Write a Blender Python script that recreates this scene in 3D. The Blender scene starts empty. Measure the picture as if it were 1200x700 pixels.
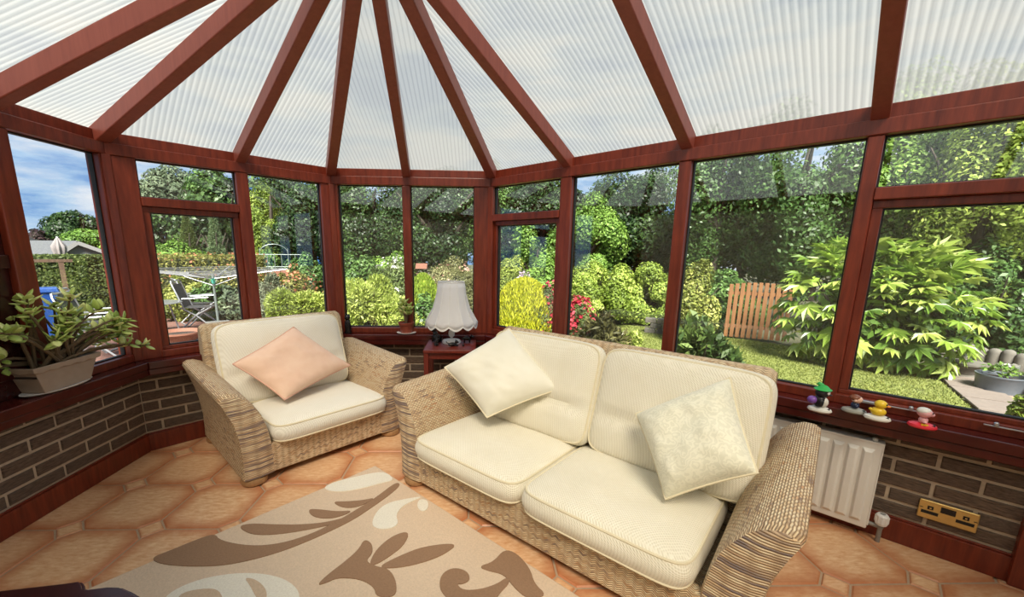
import bpy, math, random
import numpy as np
from math import sin, cos, pi, radians, sqrt, tan, atan2
from mathutils import Vector, Matrix, noise as mnoise

random.seed(7)
RNG = np.random.default_rng(11)
scene = bpy.context.scene
COL = scene.collection

# ------------------------------------------------------------------ camera
CAM_H = 1.3017
cam_d = bpy.data.cameras.new('camera')
cam = bpy.data.objects.new('camera', cam_d)
COL.objects.link(cam)
PITCH, ROLL = 0.1965, 0.0131
F = Vector((0, cos(PITCH), -sin(PITCH)))
R0 = Vector((1, 0, 0)); U0 = Vector((0, sin(PITCH), cos(PITCH)))
RR = cos(ROLL) * R0 + sin(ROLL) * U0
UU = -sin(ROLL) * R0 + cos(ROLL) * U0
M = Matrix((RR, UU, -F)).transposed().to_4x4()
M.translation = Vector((0, 0, CAM_H))
cam.matrix_world = M
cam_d.sensor_fit = 'HORIZONTAL'; cam_d.sensor_width = 36.0
cam_d.lens = 475.26 / 1200 * 36.0
cam_d.shift_x = (600 - 575.73) / 1200
cam_d.shift_y = (389.81 - 350) / 1200
cam_d.clip_start = 0.02; cam_d.clip_end = 400
scene.camera = cam

# ------------------------------------------------------------------ sky, sun, exposure
world = bpy.data.worlds.new('sky'); scene.world = world; world.use_nodes = True
wn = world.node_tree; wn.nodes.clear()
def wnode(t, **k):
    n = wn.nodes.new(t)
    for a, b in k.items(): setattr(n, a, b)
    return n
w_tc = wnode('ShaderNodeTexCoord')
w_map = wnode('ShaderNodeMapping'); w_map.inputs['Scale'].default_value = (1.0, 1.0, 4.2)
w_n = wnode('ShaderNodeTexNoise'); w_n.inputs['Scale'].default_value = 3.2
w_n.inputs['Detail'].default_value = 8; w_n.inputs['Roughness'].default_value = 0.58
w_r = wnode('ShaderNodeValToRGB')
w_r.color_ramp.elements[0].position = 0.38; w_r.color_ramp.elements[0].color = (0.085, 0.27, 0.66, 1)
w_r.color_ramp.elements[1].position = 0.60; w_r.color_ramp.elements[1].color = (0.88, 0.91, 0.95, 1)
e = w_r.color_ramp.elements.new(0.48); e.color = (0.42, 0.61, 0.86, 1)
w_bg = wnode('ShaderNodeBackground'); w_bg.inputs['Strength'].default_value = 0.55
w_o = wnode('ShaderNodeOutputWorld')
wn.links.new(w_tc.outputs['Generated'], w_map.inputs['Vector'])
wn.links.new(w_map.outputs['Vector'], w_n.inputs['Vector'])
wn.links.new(w_n.outputs['Fac'], w_r.inputs['Fac'])
wn.links.new(w_r.outputs['Color'], w_bg.inputs['Color'])
wn.links.new(w_bg.outputs['Background'], w_o.inputs['Surface'])

sun_d = bpy.data.lights.new('sun', 'SUN'); sun_d.energy = 8.2; sun_d.angle = radians(22)
sun_d.color = (1.0, 0.95, 0.87)
sun = bpy.data.objects.new('sun', sun_d); COL.objects.link(sun)
sun_az, sun_el = radians(272), radians(51)          # behind the camera, high
sdir = Vector((cos(sun_az) * cos(sun_el), sin(sun_az) * cos(sun_el), sin(sun_el)))
sun.rotation_euler = sdir.to_track_quat('Z', 'Y').to_euler()
sun.location = (-6, -6, 12)

vs = scene.view_settings
vs.view_transform = 'Standard'; vs.look = 'None'; vs.gamma = 1.0; vs.use_curve_mapping = False
vs.exposure = 1.05

# ------------------------------------------------------------------ helpers: materials
MATS = {}
class NT:
    def __init__(s, name):
        s.m = bpy.data.materials.new(name); s.m.use_nodes = True
        s.t = s.m.node_tree; s.t.nodes.clear()
        s.out = s.t.nodes.new('ShaderNodeOutputMaterial')
        MATS[name] = s.m
    def n(s, typ, props=None, **inp):
        nd = s.t.nodes.new('ShaderNode' + typ)
        for a, b in (props or {}).items(): setattr(nd, a, b)
        for k, v in inp.items():
            key = int(k[1:]) if k[0] == '_' and k[1:].isdigit() else k.replace('_', ' ')
            sock = nd.inputs[key]
            if isinstance(v, bpy.types.NodeSocket): s.t.links.new(v, sock)
            elif isinstance(v, bpy.types.Node): s.t.links.new(v.outputs[0], sock)
            else:
                if isinstance(v, tuple) and len(v) == 3 and sock.type == 'RGBA': v = (*v, 1)
                sock.default_value = v
        return nd
    def math(s, op, a, b=0.0, c=0.0): return s.n('Math', {'operation': op}, _0=a, _1=b, _2=c).outputs[0]
    def mix(s, fac, a, b):
        nd = s.t.nodes.new('ShaderNodeMix'); nd.data_type = 'RGBA'
        for i, v in ((0, fac), (6, a), (7, b)):
            if isinstance(v, bpy.types.NodeSocket): s.t.links.new(v, nd.inputs[i])
            else: nd.inputs[i].default_value = (*v, 1) if isinstance(v, tuple) and len(v) == 3 else v
        return nd.outputs[2]
    def ramp(s, fac, *stops):
        nd = s.t.nodes.new('ShaderNodeValToRGB'); s.t.links.new(fac, nd.inputs[0])
        el = nd.color_ramp.elements
        while len(el) < len(stops): el.new(0.5)
        for e_, (p, c) in zip(el, stops):
            e_.position = p; e_.color = (*c, 1)
        return nd.outputs[0]
    def obj(s): return s.n('TexCoord').outputs['Object']
    def uv(s): return s.n('TexCoord').outputs['UV']
    def noise(s, vec, scale, detail=3.0, rough=0.5):
        return s.n('TexNoise', Vector=vec, Scale=scale, Detail=detail, Roughness=rough).outputs['Fac']
    def mapping(s, vec, scale=(1, 1, 1), rot=(0, 0, 0)):
        return s.n('Mapping', Vector=vec, Scale=scale, Rotation=rot).outputs[0]
    def bump(s, h, strength=0.3, dist=0.01):
        return s.n('Bump', Height=h, Strength=strength, Distance=dist).outputs[0]
    def pbr(s, color, rough=0.5, normal=None, **kw):
        b = s.n('BsdfPrincipled', Base_Color=color, Roughness=rough, **kw)
        if normal is not None: s.t.links.new(normal, b.inputs['Normal'])
        s.t.links.new(b.outputs[0], s.out.inputs[0]); return b
    def surf(s, sh): s.t.links.new(sh if isinstance(sh, bpy.types.NodeSocket) else sh.outputs[0], s.out.inputs[0])

def simple(name, color, rough=0.5, metal=0.0, var=0.12, scale=30.0, bump=0.0, spec=None):
    t = NT(name); v = t.noise(t.obj(), scale, 4)
    c2 = tuple(max(0, c * (1 - 2 * var)) for c in color); c1 = tuple(min(1, c * (1 + var)) for c in color)
    col = t.mix(v, c2, c1)
    b = t.pbr(col, rough, t.bump(v, bump, 0.005) if bump else None, Metallic=metal)
    if spec is not None: b.inputs['Specular IOR Level'].default_value = spec
    return t.m

def wood(name, c1, c2, rough=0.32, scale=(14, 14, 1.4)):
    t = NT(name)
    v = t.mapping(t.obj(), scale)
    g = t.noise(v, 3.0, 6, 0.65)
    col = t.ramp(g, (0.25, c1), (0.75, c2))
    t.pbr(col, rough, t.bump(g, 0.06, 0.004)); return t.m

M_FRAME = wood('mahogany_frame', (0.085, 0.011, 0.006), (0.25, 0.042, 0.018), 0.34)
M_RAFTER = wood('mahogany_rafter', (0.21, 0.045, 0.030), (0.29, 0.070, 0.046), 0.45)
M_SILL = wood('polished_sill', (0.045, 0.005, 0.005), (0.10, 0.014, 0.010), 0.16, (2, 2, 2))
M_TABLE = wood('red_table_wood', (0.11, 0.012, 0.008), (0.20, 0.03, 0.018), 0.3)
M_DARKWOOD = wood('dark_polished_wood', (0.028, 0.006, 0.006), (0.05, 0.010, 0.009), 0.22, (3, 3, 3))
M_BUN = wood('honey_wood', (0.30, 0.16, 0.07), (0.45, 0.26, 0.12), 0.4)
M_BLACK = simple('black_rubber', (0.01, 0.01, 0.01), 0.6)
M_GLOSSBLACK = simple('gloss_black', (0.014, 0.013, 0.013), 0.25)
M_STEEL = simple('brushed_steel', (0.55, 0.55, 0.56), 0.32, 0.9, 0.05)
M_BRASS = simple('brushed_brass', (0.78, 0.55, 0.20), 0.33, 0.7, 0.08, 60)
M_WHITE = simple('white_enamel', (0.80, 0.79, 0.74), 0.32, 0, 0.02)
M_WHITEP = simple('white_plastic', (0.82, 0.82, 0.80), 0.4, 0, 0.02)
M_GREYP = simple('grey_plastic', (0.30, 0.30, 0.29), 0.45, 0, 0.05)
M_MORTAR = simple('mortar', (0.56, 0.45, 0.33), 0.9, 0, 0.15, 60, 0.3)
M_GROUT = simple('tile_grout', (0.50, 0.36, 0.24), 0.9, 0, 0.1, 80)
M_PLASTER = simple('cream_render', (0.82, 0.77, 0.66), 0.85, 0, 0.05, 20, 0.2)

def m_brick():
    t = NT('dark_rustic_brick'); o = t.obj()
    rnd = t.n('ObjectInfo').outputs['Random']
    off = t.n('VectorMath', {'operation': 'ADD'}, _0=o, _1=t.n('CombineXYZ', X=t.math('MULTIPLY', rnd, 13.0), Z=t.math('MULTIPLY', rnd, 7.0)).outputs[0]).outputs[0]
    g = t.noise(t.mapping(off, (10, 10, 60)), 3.0, 5, 0.6)
    col = t.ramp(g, (0.30, (0.040, 0.026, 0.018)), (0.70, (0.22, 0.145, 0.098)))
    col = t.mix(t.math('MULTIPLY', rnd, 0.45), col, (0.085, 0.070, 0.060))
    t.pbr(col, 0.85, t.bump(g, 0.6, 0.006)); return t.m
M_BRICK = m_brick()

TP = 0.3735                     # tile pitch
def m_tile(name, half, dot=False):
    t = NT(name); o = t.obj(); xyz = t.n('SeparateXYZ', Vector=o)
    ax = t.math('ABSOLUTE', xyz.outputs[0]); ay = t.math('ABSOLUTE', xyz.outputs[1])
    if dot: d = t.math('DIVIDE', t.math('ADD', ax, ay), 0.066)
    else: d = t.math('MAXIMUM', t.math('DIVIDE', t.math('MAXIMUM', ax, ay), half),
                     t.math('DIVIDE', t.math('ADD', ax, ay), half * 1.62))
    rnd = t.n('ObjectInfo').outputs['Random']
    off = t.n('VectorMath', {'operation': 'ADD'}, _0=o, _1=t.n('CombineXYZ', X=t.math('MULTIPLY', rnd, 31.0), Y=t.math('MULTIPLY', rnd, 17.0)).outputs[0]).outputs[0]
    n1 = t.noise(off, 9.0, 6, 0.62); n2 = t.noise(t.mapping(off, (1, 3, 1)), 22.0, 5, 0.65)
    mott = t.mix(t.n('MapRange', _0=n2, _1=0.3, _2=0.7).outputs[0], (0.62, 0.27, 0.105), (0.96, 0.72, 0.46))
    mott = t.mix(t.math('MULTIPLY', t.math('POWER', n1, 1.5), 0.8), mott, (0.84, 0.52, 0.28))
    edge = t.n('MapRange', _0=t.math('ADD', d, t.math('MULTIPLY', t.math('SUBTRACT', n1, 0.5), 0.42)), _1=0.60, _2=1.0).outputs[0]
    col = t.mix(t.math('MULTIPLY', edge, 0.9), mott, (0.50, 0.165, 0.062))
    col = t.mix(t.math('MULTIPLY', rnd, 0.22), col, (0.58, 0.27, 0.12))
    t.pbr(col, t.math('MULTIPLY_ADD', n2, 0.25, 0.28), t.bump(n2, 0.12, 0.003)); return t.m
M_TILE = m_tile('terracotta_tile', TP / 2); M_DOT = m_tile('terracotta_inset', 0.046, True)

def m_wicker(name='woven_wicker', p=0.0092, q=0.036, tint=(0.62, 0.36, 0.17), mode='herring', dark=0.30, low=(0.27, 0.20, 0.17)):
    t = NT(name); xyz = t.n('SeparateXYZ', Vector=t.uv()); u, v = xyz.outputs[0], xyz.outputs[1]
    tri = t.math('ABSOLUTE', t.math('MULTIPLY_ADD', t.math('FRACT', t.math('DIVIDE', u, q)), 2.0, -1.0))
    vv = t.math('ADD', t.math('DIVIDE', v, p), t.math('MULTIPLY', tri, 1.3 if mode == 'herring' else 0.15))
    row = t.math('FLOOR', vv); fr = t.math('FRACT', vv)
    hv = t.math('SINE', t.math('MULTIPLY', fr, pi))
    s = t.math('SINE', t.math('ADD', t.math('MULTIPLY', u, 2 * pi / q), t.math('MULTIPLY', row, pi if mode == 'check' else 0.0)))
    h = t.math('MULTIPLY', hv, t.math('MULTIPLY_ADD', s, 0.36 if mode == 'check' else 0.24, 0.64 if mode == 'check' else 0.76))
    vec = t.n('CombineXYZ', X=t.math('MULTIPLY', u, 7.0 if mode != 'plain' else 1.6), Y=t.math('MULTIPLY', row, 3.7)).outputs[0]
    n1 = t.noise(vec, 1.9, 2, 0.5); big = t.noise(t.uv(), 3.5, 3, 0.6)
    strand = t.ramp(n1, (dark, low), (dark + 0.12, (0.78, 0.55, 0.31)), (0.56, (0.95, 0.80, 0.54)), (0.70, tint))
    strand = t.mix(t.math('MULTIPLY', big, 0.22), strand, (0.55, 0.43, 0.33))
    col = t.mix(t.n('MapRange', _0=h, _1=0.08, _2=0.62).outputs[0], (0.30, 0.19, 0.11), strand)
    t.pbr(col, 0.6, t.bump(h, 0.75, 0.006)); return t.m
M_WICKER = m_wicker()
M_WICKER_ARM = m_wicker('woven_wicker_arm', 0.0085, 0.022, (0.66, 0.34, 0.15), 'check')
M_WICKER_FRONT = m_wicker('striped_wicker_front', 0.0088, 0.06, (0.58, 0.38, 0.22), 'plain', 0.40, (0.20, 0.16, 0.165))

def m_fabric(name, c1, c2, weave=260.0, strength=0.35, damask=False, rough=0.9):
    t = NT(name); o = t.obj(); xyz = t.n('SeparateXYZ', Vector=o)
    a = t.math('SINE', t.math('MULTIPLY', t.math('ADD', xyz.outputs[0], xyz.outputs[2]), weave * 2))
    b = t.math('SINE', t.math('MULTIPLY', t.math('SUBTRACT', xyz.outputs[1], xyz.outputs[2]), weave * 2))
    w = t.math('MULTIPLY', a, b); n = t.noise(o, 9.0, 4, 0.6)
    col = t.mix(n, c1, c2)
    if damask:
        wv = t.n('TexWave', {'wave_type': 'RINGS'}, Vector=o, Scale=15.0, Distortion=22.0, Detail=2.5, Detail_Scale=1.6).outputs['Fac']
        k = t.n('MapRange', _0=wv, _1=0.45, _2=0.6).outputs[0]
        col = t.mix(t.math('MULTIPLY', k, 0.5), col, tuple(min(1, c * 1.14) for c in c2))
    elif weave:
        col = t.mix(t.n('MapRange', _0=w, _1=0.2, _2=-0.9).outputs[0], col, tuple(c * 0.88 for c in c1))
    bs = t.pbr(col, rough, t.bump(w if weave else n, strength, 0.003))
    bs.inputs['Specular IOR Level'].default_value = 0.2
    bs.inputs['Sheen Weight'].default_value = 0.15
    return t.m
M_CREAM = m_fabric('cream_cotton_weave', (0.82, 0.76, 0.60), (0.92, 0.89, 0.78))
M_IVORY = m_fabric('ivory_cotton_weave', (0.84, 0.80, 0.68), (0.92, 0.90, 0.82))
M_PINK = m_fabric('dusty_pink_cotton', (0.78, 0.50, 0.37), (0.92, 0.70, 0.55), 0, 0.1)
M_SATIN = m_fabric('cream_satin', (0.78, 0.75, 0.62), (0.86, 0.84, 0.74), 0, 0.12, rough=0.6)
M_DAMASK = m_fabric('sage_cream_damask', (0.70, 0.69, 0.54), (0.82, 0.80, 0.66), 0, 0.1, True, 0.55)
M_PIPING = simple('cream_piping', (0.80, 0.72, 0.52), 0.8, 0, 0.05)
M_PIPEPINK = simple('pink_piping', (0.70, 0.42, 0.32), 0.8, 0, 0.05)

def m_rug(name, c):
    t = NT(name); o = t.obj(); n = t.noise(o, 130.0, 3, 0.7); b = t.noise(o, 9.0, 3, 0.6)
    col = t.mix(n, tuple(x * 0.72 for x in c), tuple(min(1, x * 1.18) for x in c))
    col = t.mix(t.math('MULTIPLY', b, 0.25), col, tuple(x * 0.8 for x in c))
    t.pbr(col, 0.95, t.bump(n, 0.5, 0.004)); return t.m
M_RUG = m_rug('rug_beige_pile', (0.74, 0.58, 0.43)); M_RUGDARK = m_rug('rug_brown_pile', (0.33, 0.20, 0.12))
M_RUGCREAM = m_rug('rug_cream_pile', (0.90, 0.83, 0.72)); M_RUGTAN = m_rug('rug_tan_pile', (0.64, 0.49, 0.35))

def m_poly():
    t = NT('twinwall_polycarbonate'); xyz = t.n('SeparateXYZ', Vector=t.uv()); u = xyz.outputs[0]
    s = t.math('MULTIPLY_ADD', t.math('SINE', t.math('MULTIPLY', u, 2 * pi / 0.027)), 0.5, 0.5)
    rib = t.n('MapRange', _0=s, _1=0.62, _2=0.98).outputs[0]
    dirt = t.noise(t.mapping(t.uv(), (3.0, 0.9, 1)), 2.2, 5, 0.6)
    col = t.mix(t.math('MULTIPLY', dirt, 0.5), (0.275, 0.28, 0.262), (0.205, 0.205, 0.185))
    col = t.mix(t.math('MULTIPLY', rib, 0.42), col, (0.12, 0.125, 0.12))
    nb = t.bump(s, 0.35, 0.006)
    tr = t.n('BsdfTranslucent', Color=col, Normal=nb)
    df = t.n('BsdfDiffuse', Color=col); gl = t.n('BsdfGlossy', Roughness=0.25)
    a = t.n('MixShader', _0=0.10, _1=tr, _2=df); b = t.n('MixShader', _0=0.05, _1=a, _2=gl)
    tp = t.n('BsdfTransparent', Color=(1.0, 0.93, 0.80)); b = t.n('MixShader', _0=0.17, _1=b, _2=tp)
    t.surf(b); return t.m
def m_clear(name, refl, tint=(1, 1, 1)):
    t = NT(name); f = t.n('LayerWeight', Blend=0.5).outputs['Facing']
    fac = t.math('MULTIPLY_ADD', t.math('POWER', f, 4.0), 0.55, refl)
    t.surf(t.n('MixShader', _0=fac, _1=t.n('BsdfTransparent', Color=tint), _2=t.n('BsdfGlossy', Roughness=0.0)))
    return t.m
M_POLY = m_poly(); M_POLYTOP = m_clear('polycarbonate_outer_skin', 0.03)
M_GLASS = m_clear('window_glass', 0.065, (0.985, 0.99, 0.985))

def m_leaf(name, c1, c2, rough=0.5, trans=0.35, spec=0.35):
    t = NT(name); v = t.n('Attribute', {'attribute_name': 'var'}).outputs['Fac']
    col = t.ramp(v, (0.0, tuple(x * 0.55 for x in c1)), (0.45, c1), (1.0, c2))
    p = t.n('BsdfPrincipled', Base_Color=col, Roughness=rough); p.inputs['Specular IOR Level'].default_value = spec
    tr = t.n('BsdfTranslucent', Color=col)
    t.surf(t.n('MixShader', _0=trans, _1=p, _2=tr)); return t.m

# ------------------------------------------------------------------ helpers: meshes
class MB:
    def __init__(s): s.v = []; s.f = []; s.uv = []
    def add(s, V, Fc, UV=None):
        o = len(s.v); s.v.extend([tuple(map(float, p)) for p in V])
        for i, f in enumerate(Fc):
            s.f.append(tuple(o + k for k in f)); s.uv.append(UV[i] if UV else None)
        return s
    def box(s, x0, x1, y0, y1, z0, z1):
        V = [(x, y, z) for z in (z0, z1) for x, y in ((x0, y0), (x1, y0), (x1, y1), (x0, y1))]
        Fc = [(0, 3, 2, 1), (4, 5, 6, 7), (0, 1, 5, 4), (1, 2, 6, 5), (2, 3, 7, 6), (3, 0, 4, 7)]
        UV = []
        for f in Fc:
            P = [V[k] for k in f]; nx = P[0][0] == P[1][0] == P[2][0]; ny = P[0][1] == P[1][1] == P[2][1]
            UV.append([(p[1], p[2]) if nx else (p[0], p[2]) if ny else (p[0], p[1]) for p in P])
        return s.add(V, Fc, UV)
    def prism(s, poly, z0, z1):
        if sum(a[0] * b[1] - b[0] * a[1] for a, b in zip(poly, poly[1:] + poly[:1])) < 0: poly = poly[::-1]
        n = len(poly); V = [(x, y, z0) for x, y in poly] + [(x, y, z1) for x, y in poly]
        Fc = [tuple(range(n - 1, -1, -1)), tuple(range(n, 2 * n))] + [(i, (i + 1) % n, n + (i + 1) % n, n + i) for i in range(n)]
        return s.add(V, Fc)
    def tube(s, pts, r, n=8, closed=False, caps=True):
        pts = [Vector(p) for p in pts]; m = len(pts); rs = r if hasattr(r, '__len__') else [r] * m
        V = []; up = None
        for i, p in enumerate(pts):
            if closed: d = pts[(i + 1) % m] - pts[i - 1]
            else: d = pts[min(i + 1, m - 1)] - pts[max(i - 1, 0)]
            d.normalize()
            if up is None: up = Vector((0, 0, 1)) if abs(d.z) < 0.9 else Vector((1, 0, 0))
            a = d.cross(up)
            if a.length < 1e-5: a = d.orthogonal()
            a.normalize(); b = a.cross(d); up = b
            for k in range(n):
                t = 2 * pi * k / n; V.append(p + (a * cos(t) + b * sin(t)) * rs[i])
        Fc = []
        for i in range(m if closed else m - 1):
            j = (i + 1) % m
            for k in range(n): Fc.append((i * n + k, i * n + (k + 1) % n, j * n + (k + 1) % n, j * n + k))
        if caps and not closed: Fc += [tuple(range(n - 1, -1, -1)), tuple((m - 1) * n + k for k in range(n))]
        return s.add(V, Fc)
    def lathe(s, prof, n=24, c=(0, 0, 0), sx=1.0, sy=1.0):
        V = []; m = len(prof)
        for r, z in prof:
            for k in range(n):
                t = 2 * pi * k / n; V.append((c[0] + r * cos(t) * sx, c[1] + r * sin(t) * sy, c[2] + z))
        Fc = [(i * n + k, i * n + (k + 1) % n, (i + 1) * n + (k + 1) % n, (i + 1) * n + k) for i in range(m - 1) for k in range(n)]
        Fc += [tuple(range(n - 1, -1, -1)), tuple((m - 1) * n + k for k in range(n))]
        return s.add(V, Fc)
    def ball(s, c, r, n=14, m=8):
        r = r if hasattr(r, '__len__') else (r, r, r); V = [(c[0], c[1], c[2] - r[2])]
        for i in range(1, m):
            ph = -pi / 2 + pi * i / m
            for k in range(n):
                t = 2 * pi * k / n; V.append((c[0] + r[0] * cos(ph) * cos(t), c[1] + r[1] * cos(ph) * sin(t), c[2] + r[2] * sin(ph)))
        V.append((c[0], c[1], c[2] + r[2])); L = len(V) - 1
        Fc = [(0, 1 + (k + 1) % n, 1 + k) for k in range(n)]
        for i in range(m - 2):
            for k in range(n): Fc.append((1 + i * n + k, 1 + i * n + (k + 1) % n, 1 + (i + 1) * n + (k + 1) % n, 1 + (i + 1) * n + k))
        Fc += [(1 + (m - 2) * n + k, 1 + (m - 2) * n + (k + 1) % n, L) for k in range(n)]
        return s.add(V, Fc)
    def bar(s, p0, p1, w, h):          # rectangular bar, w sideways, h upward
        p0, p1 = Vector(p0), Vector(p1); d = (p1 - p0).normalized()
        a = d.cross(Vector((0, 0, 1))); a = a.normalized() if a.length > 1e-4 else Vector((1, 0, 0)); b = a.cross(d)
        V = [p + a * sx * w / 2 + b * sz * h / 2 for p in (p0, p1) for sx, sz in ((-1, -1), (1, -1), (1, 1), (-1, 1))]
        return s.add(V, [(0, 1, 2, 3), (7, 6, 5, 4), (0, 4, 5, 1), (1, 5, 6, 2), (2, 6, 7, 3), (3, 7, 4, 0)])
    def grid(s, P, uvs=None, flip=False):      # P[i][j]
        a, b = len(P), len(P[0]); V = [p for r in P for p in r]; Fc = []; UV = [] if uvs else None
        for i in range(a - 1):
            for j in range(b - 1):
                q = [(i, j), (i, j + 1), (i + 1, j + 1), (i + 1, j)]
                if flip: q = q[::-1]
                Fc.append(tuple(x * b + y for x, y in q))
                if uvs: UV.append([uvs[x][y] for x, y in q])
        return s.add(V, Fc, UV)
    def mesh(s, name):
        me = bpy.data.meshes.new(name); me.from_pydata(s.v, [], s.f); 
        if any(u is not None for u in s.uv):
            l = me.uv_layers.new(name='UVMap').data; i = 0
            for f, u in zip(s.f, s.uv):
                for k in range(len(f)):
                    if u is not None: l[i].uv = u[k]
                    i += 1
        me.update(); return me
    def build(s, name, mat, parent=None, smooth=False, bevel=0.0, seg=2, loc=None, rz=0.0):
        return link(name, s.mesh(name), mat, parent, smooth, bevel, seg, loc, rz)

def link(name, me, mat, parent=None, smooth=False, bevel=0.0, seg=2, loc=None, rz=0.0):
    if mat is not None and not me.materials: me.materials.append(mat)
    if smooth:
        me.shade_smooth(); me.set_sharp_from_angle(angle=radians(42))
    o = bpy.data.objects.new(name, me); COL.objects.link(o)
    if parent is not None: o.parent = parent
    if loc is not None: o.location = loc
    if rz: o.rotation_euler = (0, 0, rz)
    if bevel:
        b = o.modifiers.new('bevel', 'BEVEL'); b.width = bevel; b.segments = seg; b.limit_method = 'ANGLE'
    return o

def tag(o, label, cat, group=None, kind=None):
    o['label'] = label; o['category'] = cat
    if group: o['group'] = group
    if kind: o['kind'] = kind
    return o
def thing(name, label, cat, loc=(0, 0, 0), rz=0.0, group=None, kind=None):
    o = bpy.data.objects.new(name, None); o.empty_display_size = 0.1; COL.objects.link(o)
    o.location = loc; o.rotation_euler = (0, 0, rz)
    return tag(o, label, cat, group, kind)
def copy_of(o, parent, loc, rot=None, scale=None):
    c = o.copy(); COL.objects.link(c); c.parent = parent; c.location = loc
    if rot is not None: c.rotation_euler = rot
    if scale is not None: c.scale = scale
    return c

# ------------------------------------------------------------------ traced data
RUG_SHAPES = {
    'dark': [
        [(-0.021, -1.066), (-0.015, -1.001), (-0.013, -0.907), (-0.002, -0.838), (0.071, -0.837), (0.208, -0.757), (0.288, -0.661), (0.325, -0.541), (0.325, -0.415), (0.31, -0.291), (0.293, -0.18), (0.247, -0.025), (0.288, -0.016), (0.326, -0.121), (0.351, -0.242), (0.371, -0.35), (0.369, -0.459), (0.358, -0.576), (0.338, -0.68), (0.297, -0.786), (0.241, -0.881), (0.14, -0.978), (0.045, -1.047)],
        [(0.022, -0.75), (0.04, -0.704), (0.139, -0.623), (0.229, -0.54), (0.301, -0.447), (0.334, -0.352), (0.343, -0.298), (0.35, -0.338), (0.34, -0.423), (0.289, -0.525), (0.232, -0.62), (0.172, -0.692), (0.109, -0.735)],
        [(0.13, -0.469), (0.176, -0.43), (0.256, -0.379), (0.31, -0.315), (0.3, -0.402), (0.253, -0.456), (0.192, -0.481)],
        [(0.162, -0.354), (0.211, -0.308), (0.266, -0.241), (0.293, -0.18), (0.303, -0.262), (0.278, -0.321), (0.224, -0.351)],
        [(0.628, -0.658), (0.608, -0.599), (0.594, -0.516), (0.572, -0.443), (0.532, -0.394), (0.578, -0.383), (0.634, -0.411), (0.654, -0.461), (0.714, -0.447), (0.764, -0.417), (0.843, -0.435), (0.9, -0.48), (0.846, -0.53), (0.796, -0.508), (0.718, -0.528), (0.65, -0.584), (0.644, -0.626)],
        [(0.685, -0.465), (0.627, -0.392), (0.606, -0.287), (0.639, -0.219), (0.695, -0.292), (0.706, -0.378), (0.704, -0.44)],
        [(0.721, -0.451), (0.733, -0.353), (0.765, -0.238), (0.862, -0.118), (0.869, -0.202), (0.84, -0.298), (0.786, -0.39)],
        [(0.965, -0.322), (0.941, -0.278), (0.955, -0.23), (1.007, -0.207), (1.049, -0.229), (1.042, -0.265), (1.023, -0.282), (1.065, -0.287), (1.111, -0.238), (1.142, -0.172), (1.146, -0.123), (1.173, -0.128), (1.176, -0.197), (1.19, -0.251), (1.084, -0.35), (1.011, -0.35)],
        [(1.024, -0.159), (1.054, -0.099), (1.038, -0.009), (1.096, 0.01), (1.19, -0.021), (1.249, -0.073), (1.319, -0.084), (1.273, -0.147), (1.206, -0.142), (1.128, -0.116), (1.072, -0.146)],
    ],
    'cream': [
        [(0.007, -0.338), (-0.01, -0.267), (0.029, -0.155), (0.074, -0.041), (0.125, -0.0), (0.224, -0.015), (0.192, -0.088), (0.157, -0.202), (0.098, -0.297)],
        [(0.466, -0.318), (0.398, -0.246), (0.376, -0.169), (0.419, -0.077), (0.467, 0.001), (0.457, -0.077), (0.455, -0.13), (0.489, -0.194), (0.555, -0.222), (0.56, -0.268), (0.519, -0.311)],
        [(0.469, -0.03), (0.514, -0.008), (0.571, -0.055), (0.564, -0.091), (0.508, -0.08)],
        [(0.264, -1.07), (0.25, -1.001), (0.286, -0.908), (0.369, -0.809), (0.482, -0.735), (0.591, -0.712), (0.666, -0.736), (0.539, -0.892), (0.334, -1.082)],
    ],
    'tan': [
        [(0.38, -0.836), (0.429, -0.805), (0.516, -0.796), (0.573, -0.823), (0.529, -0.838), (0.445, -0.833)],
        [(0.287, -1.022), (0.335, -0.949), (0.383, -0.919), (0.462, -0.926), (0.334, -1.044)],
    ],
}
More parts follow.
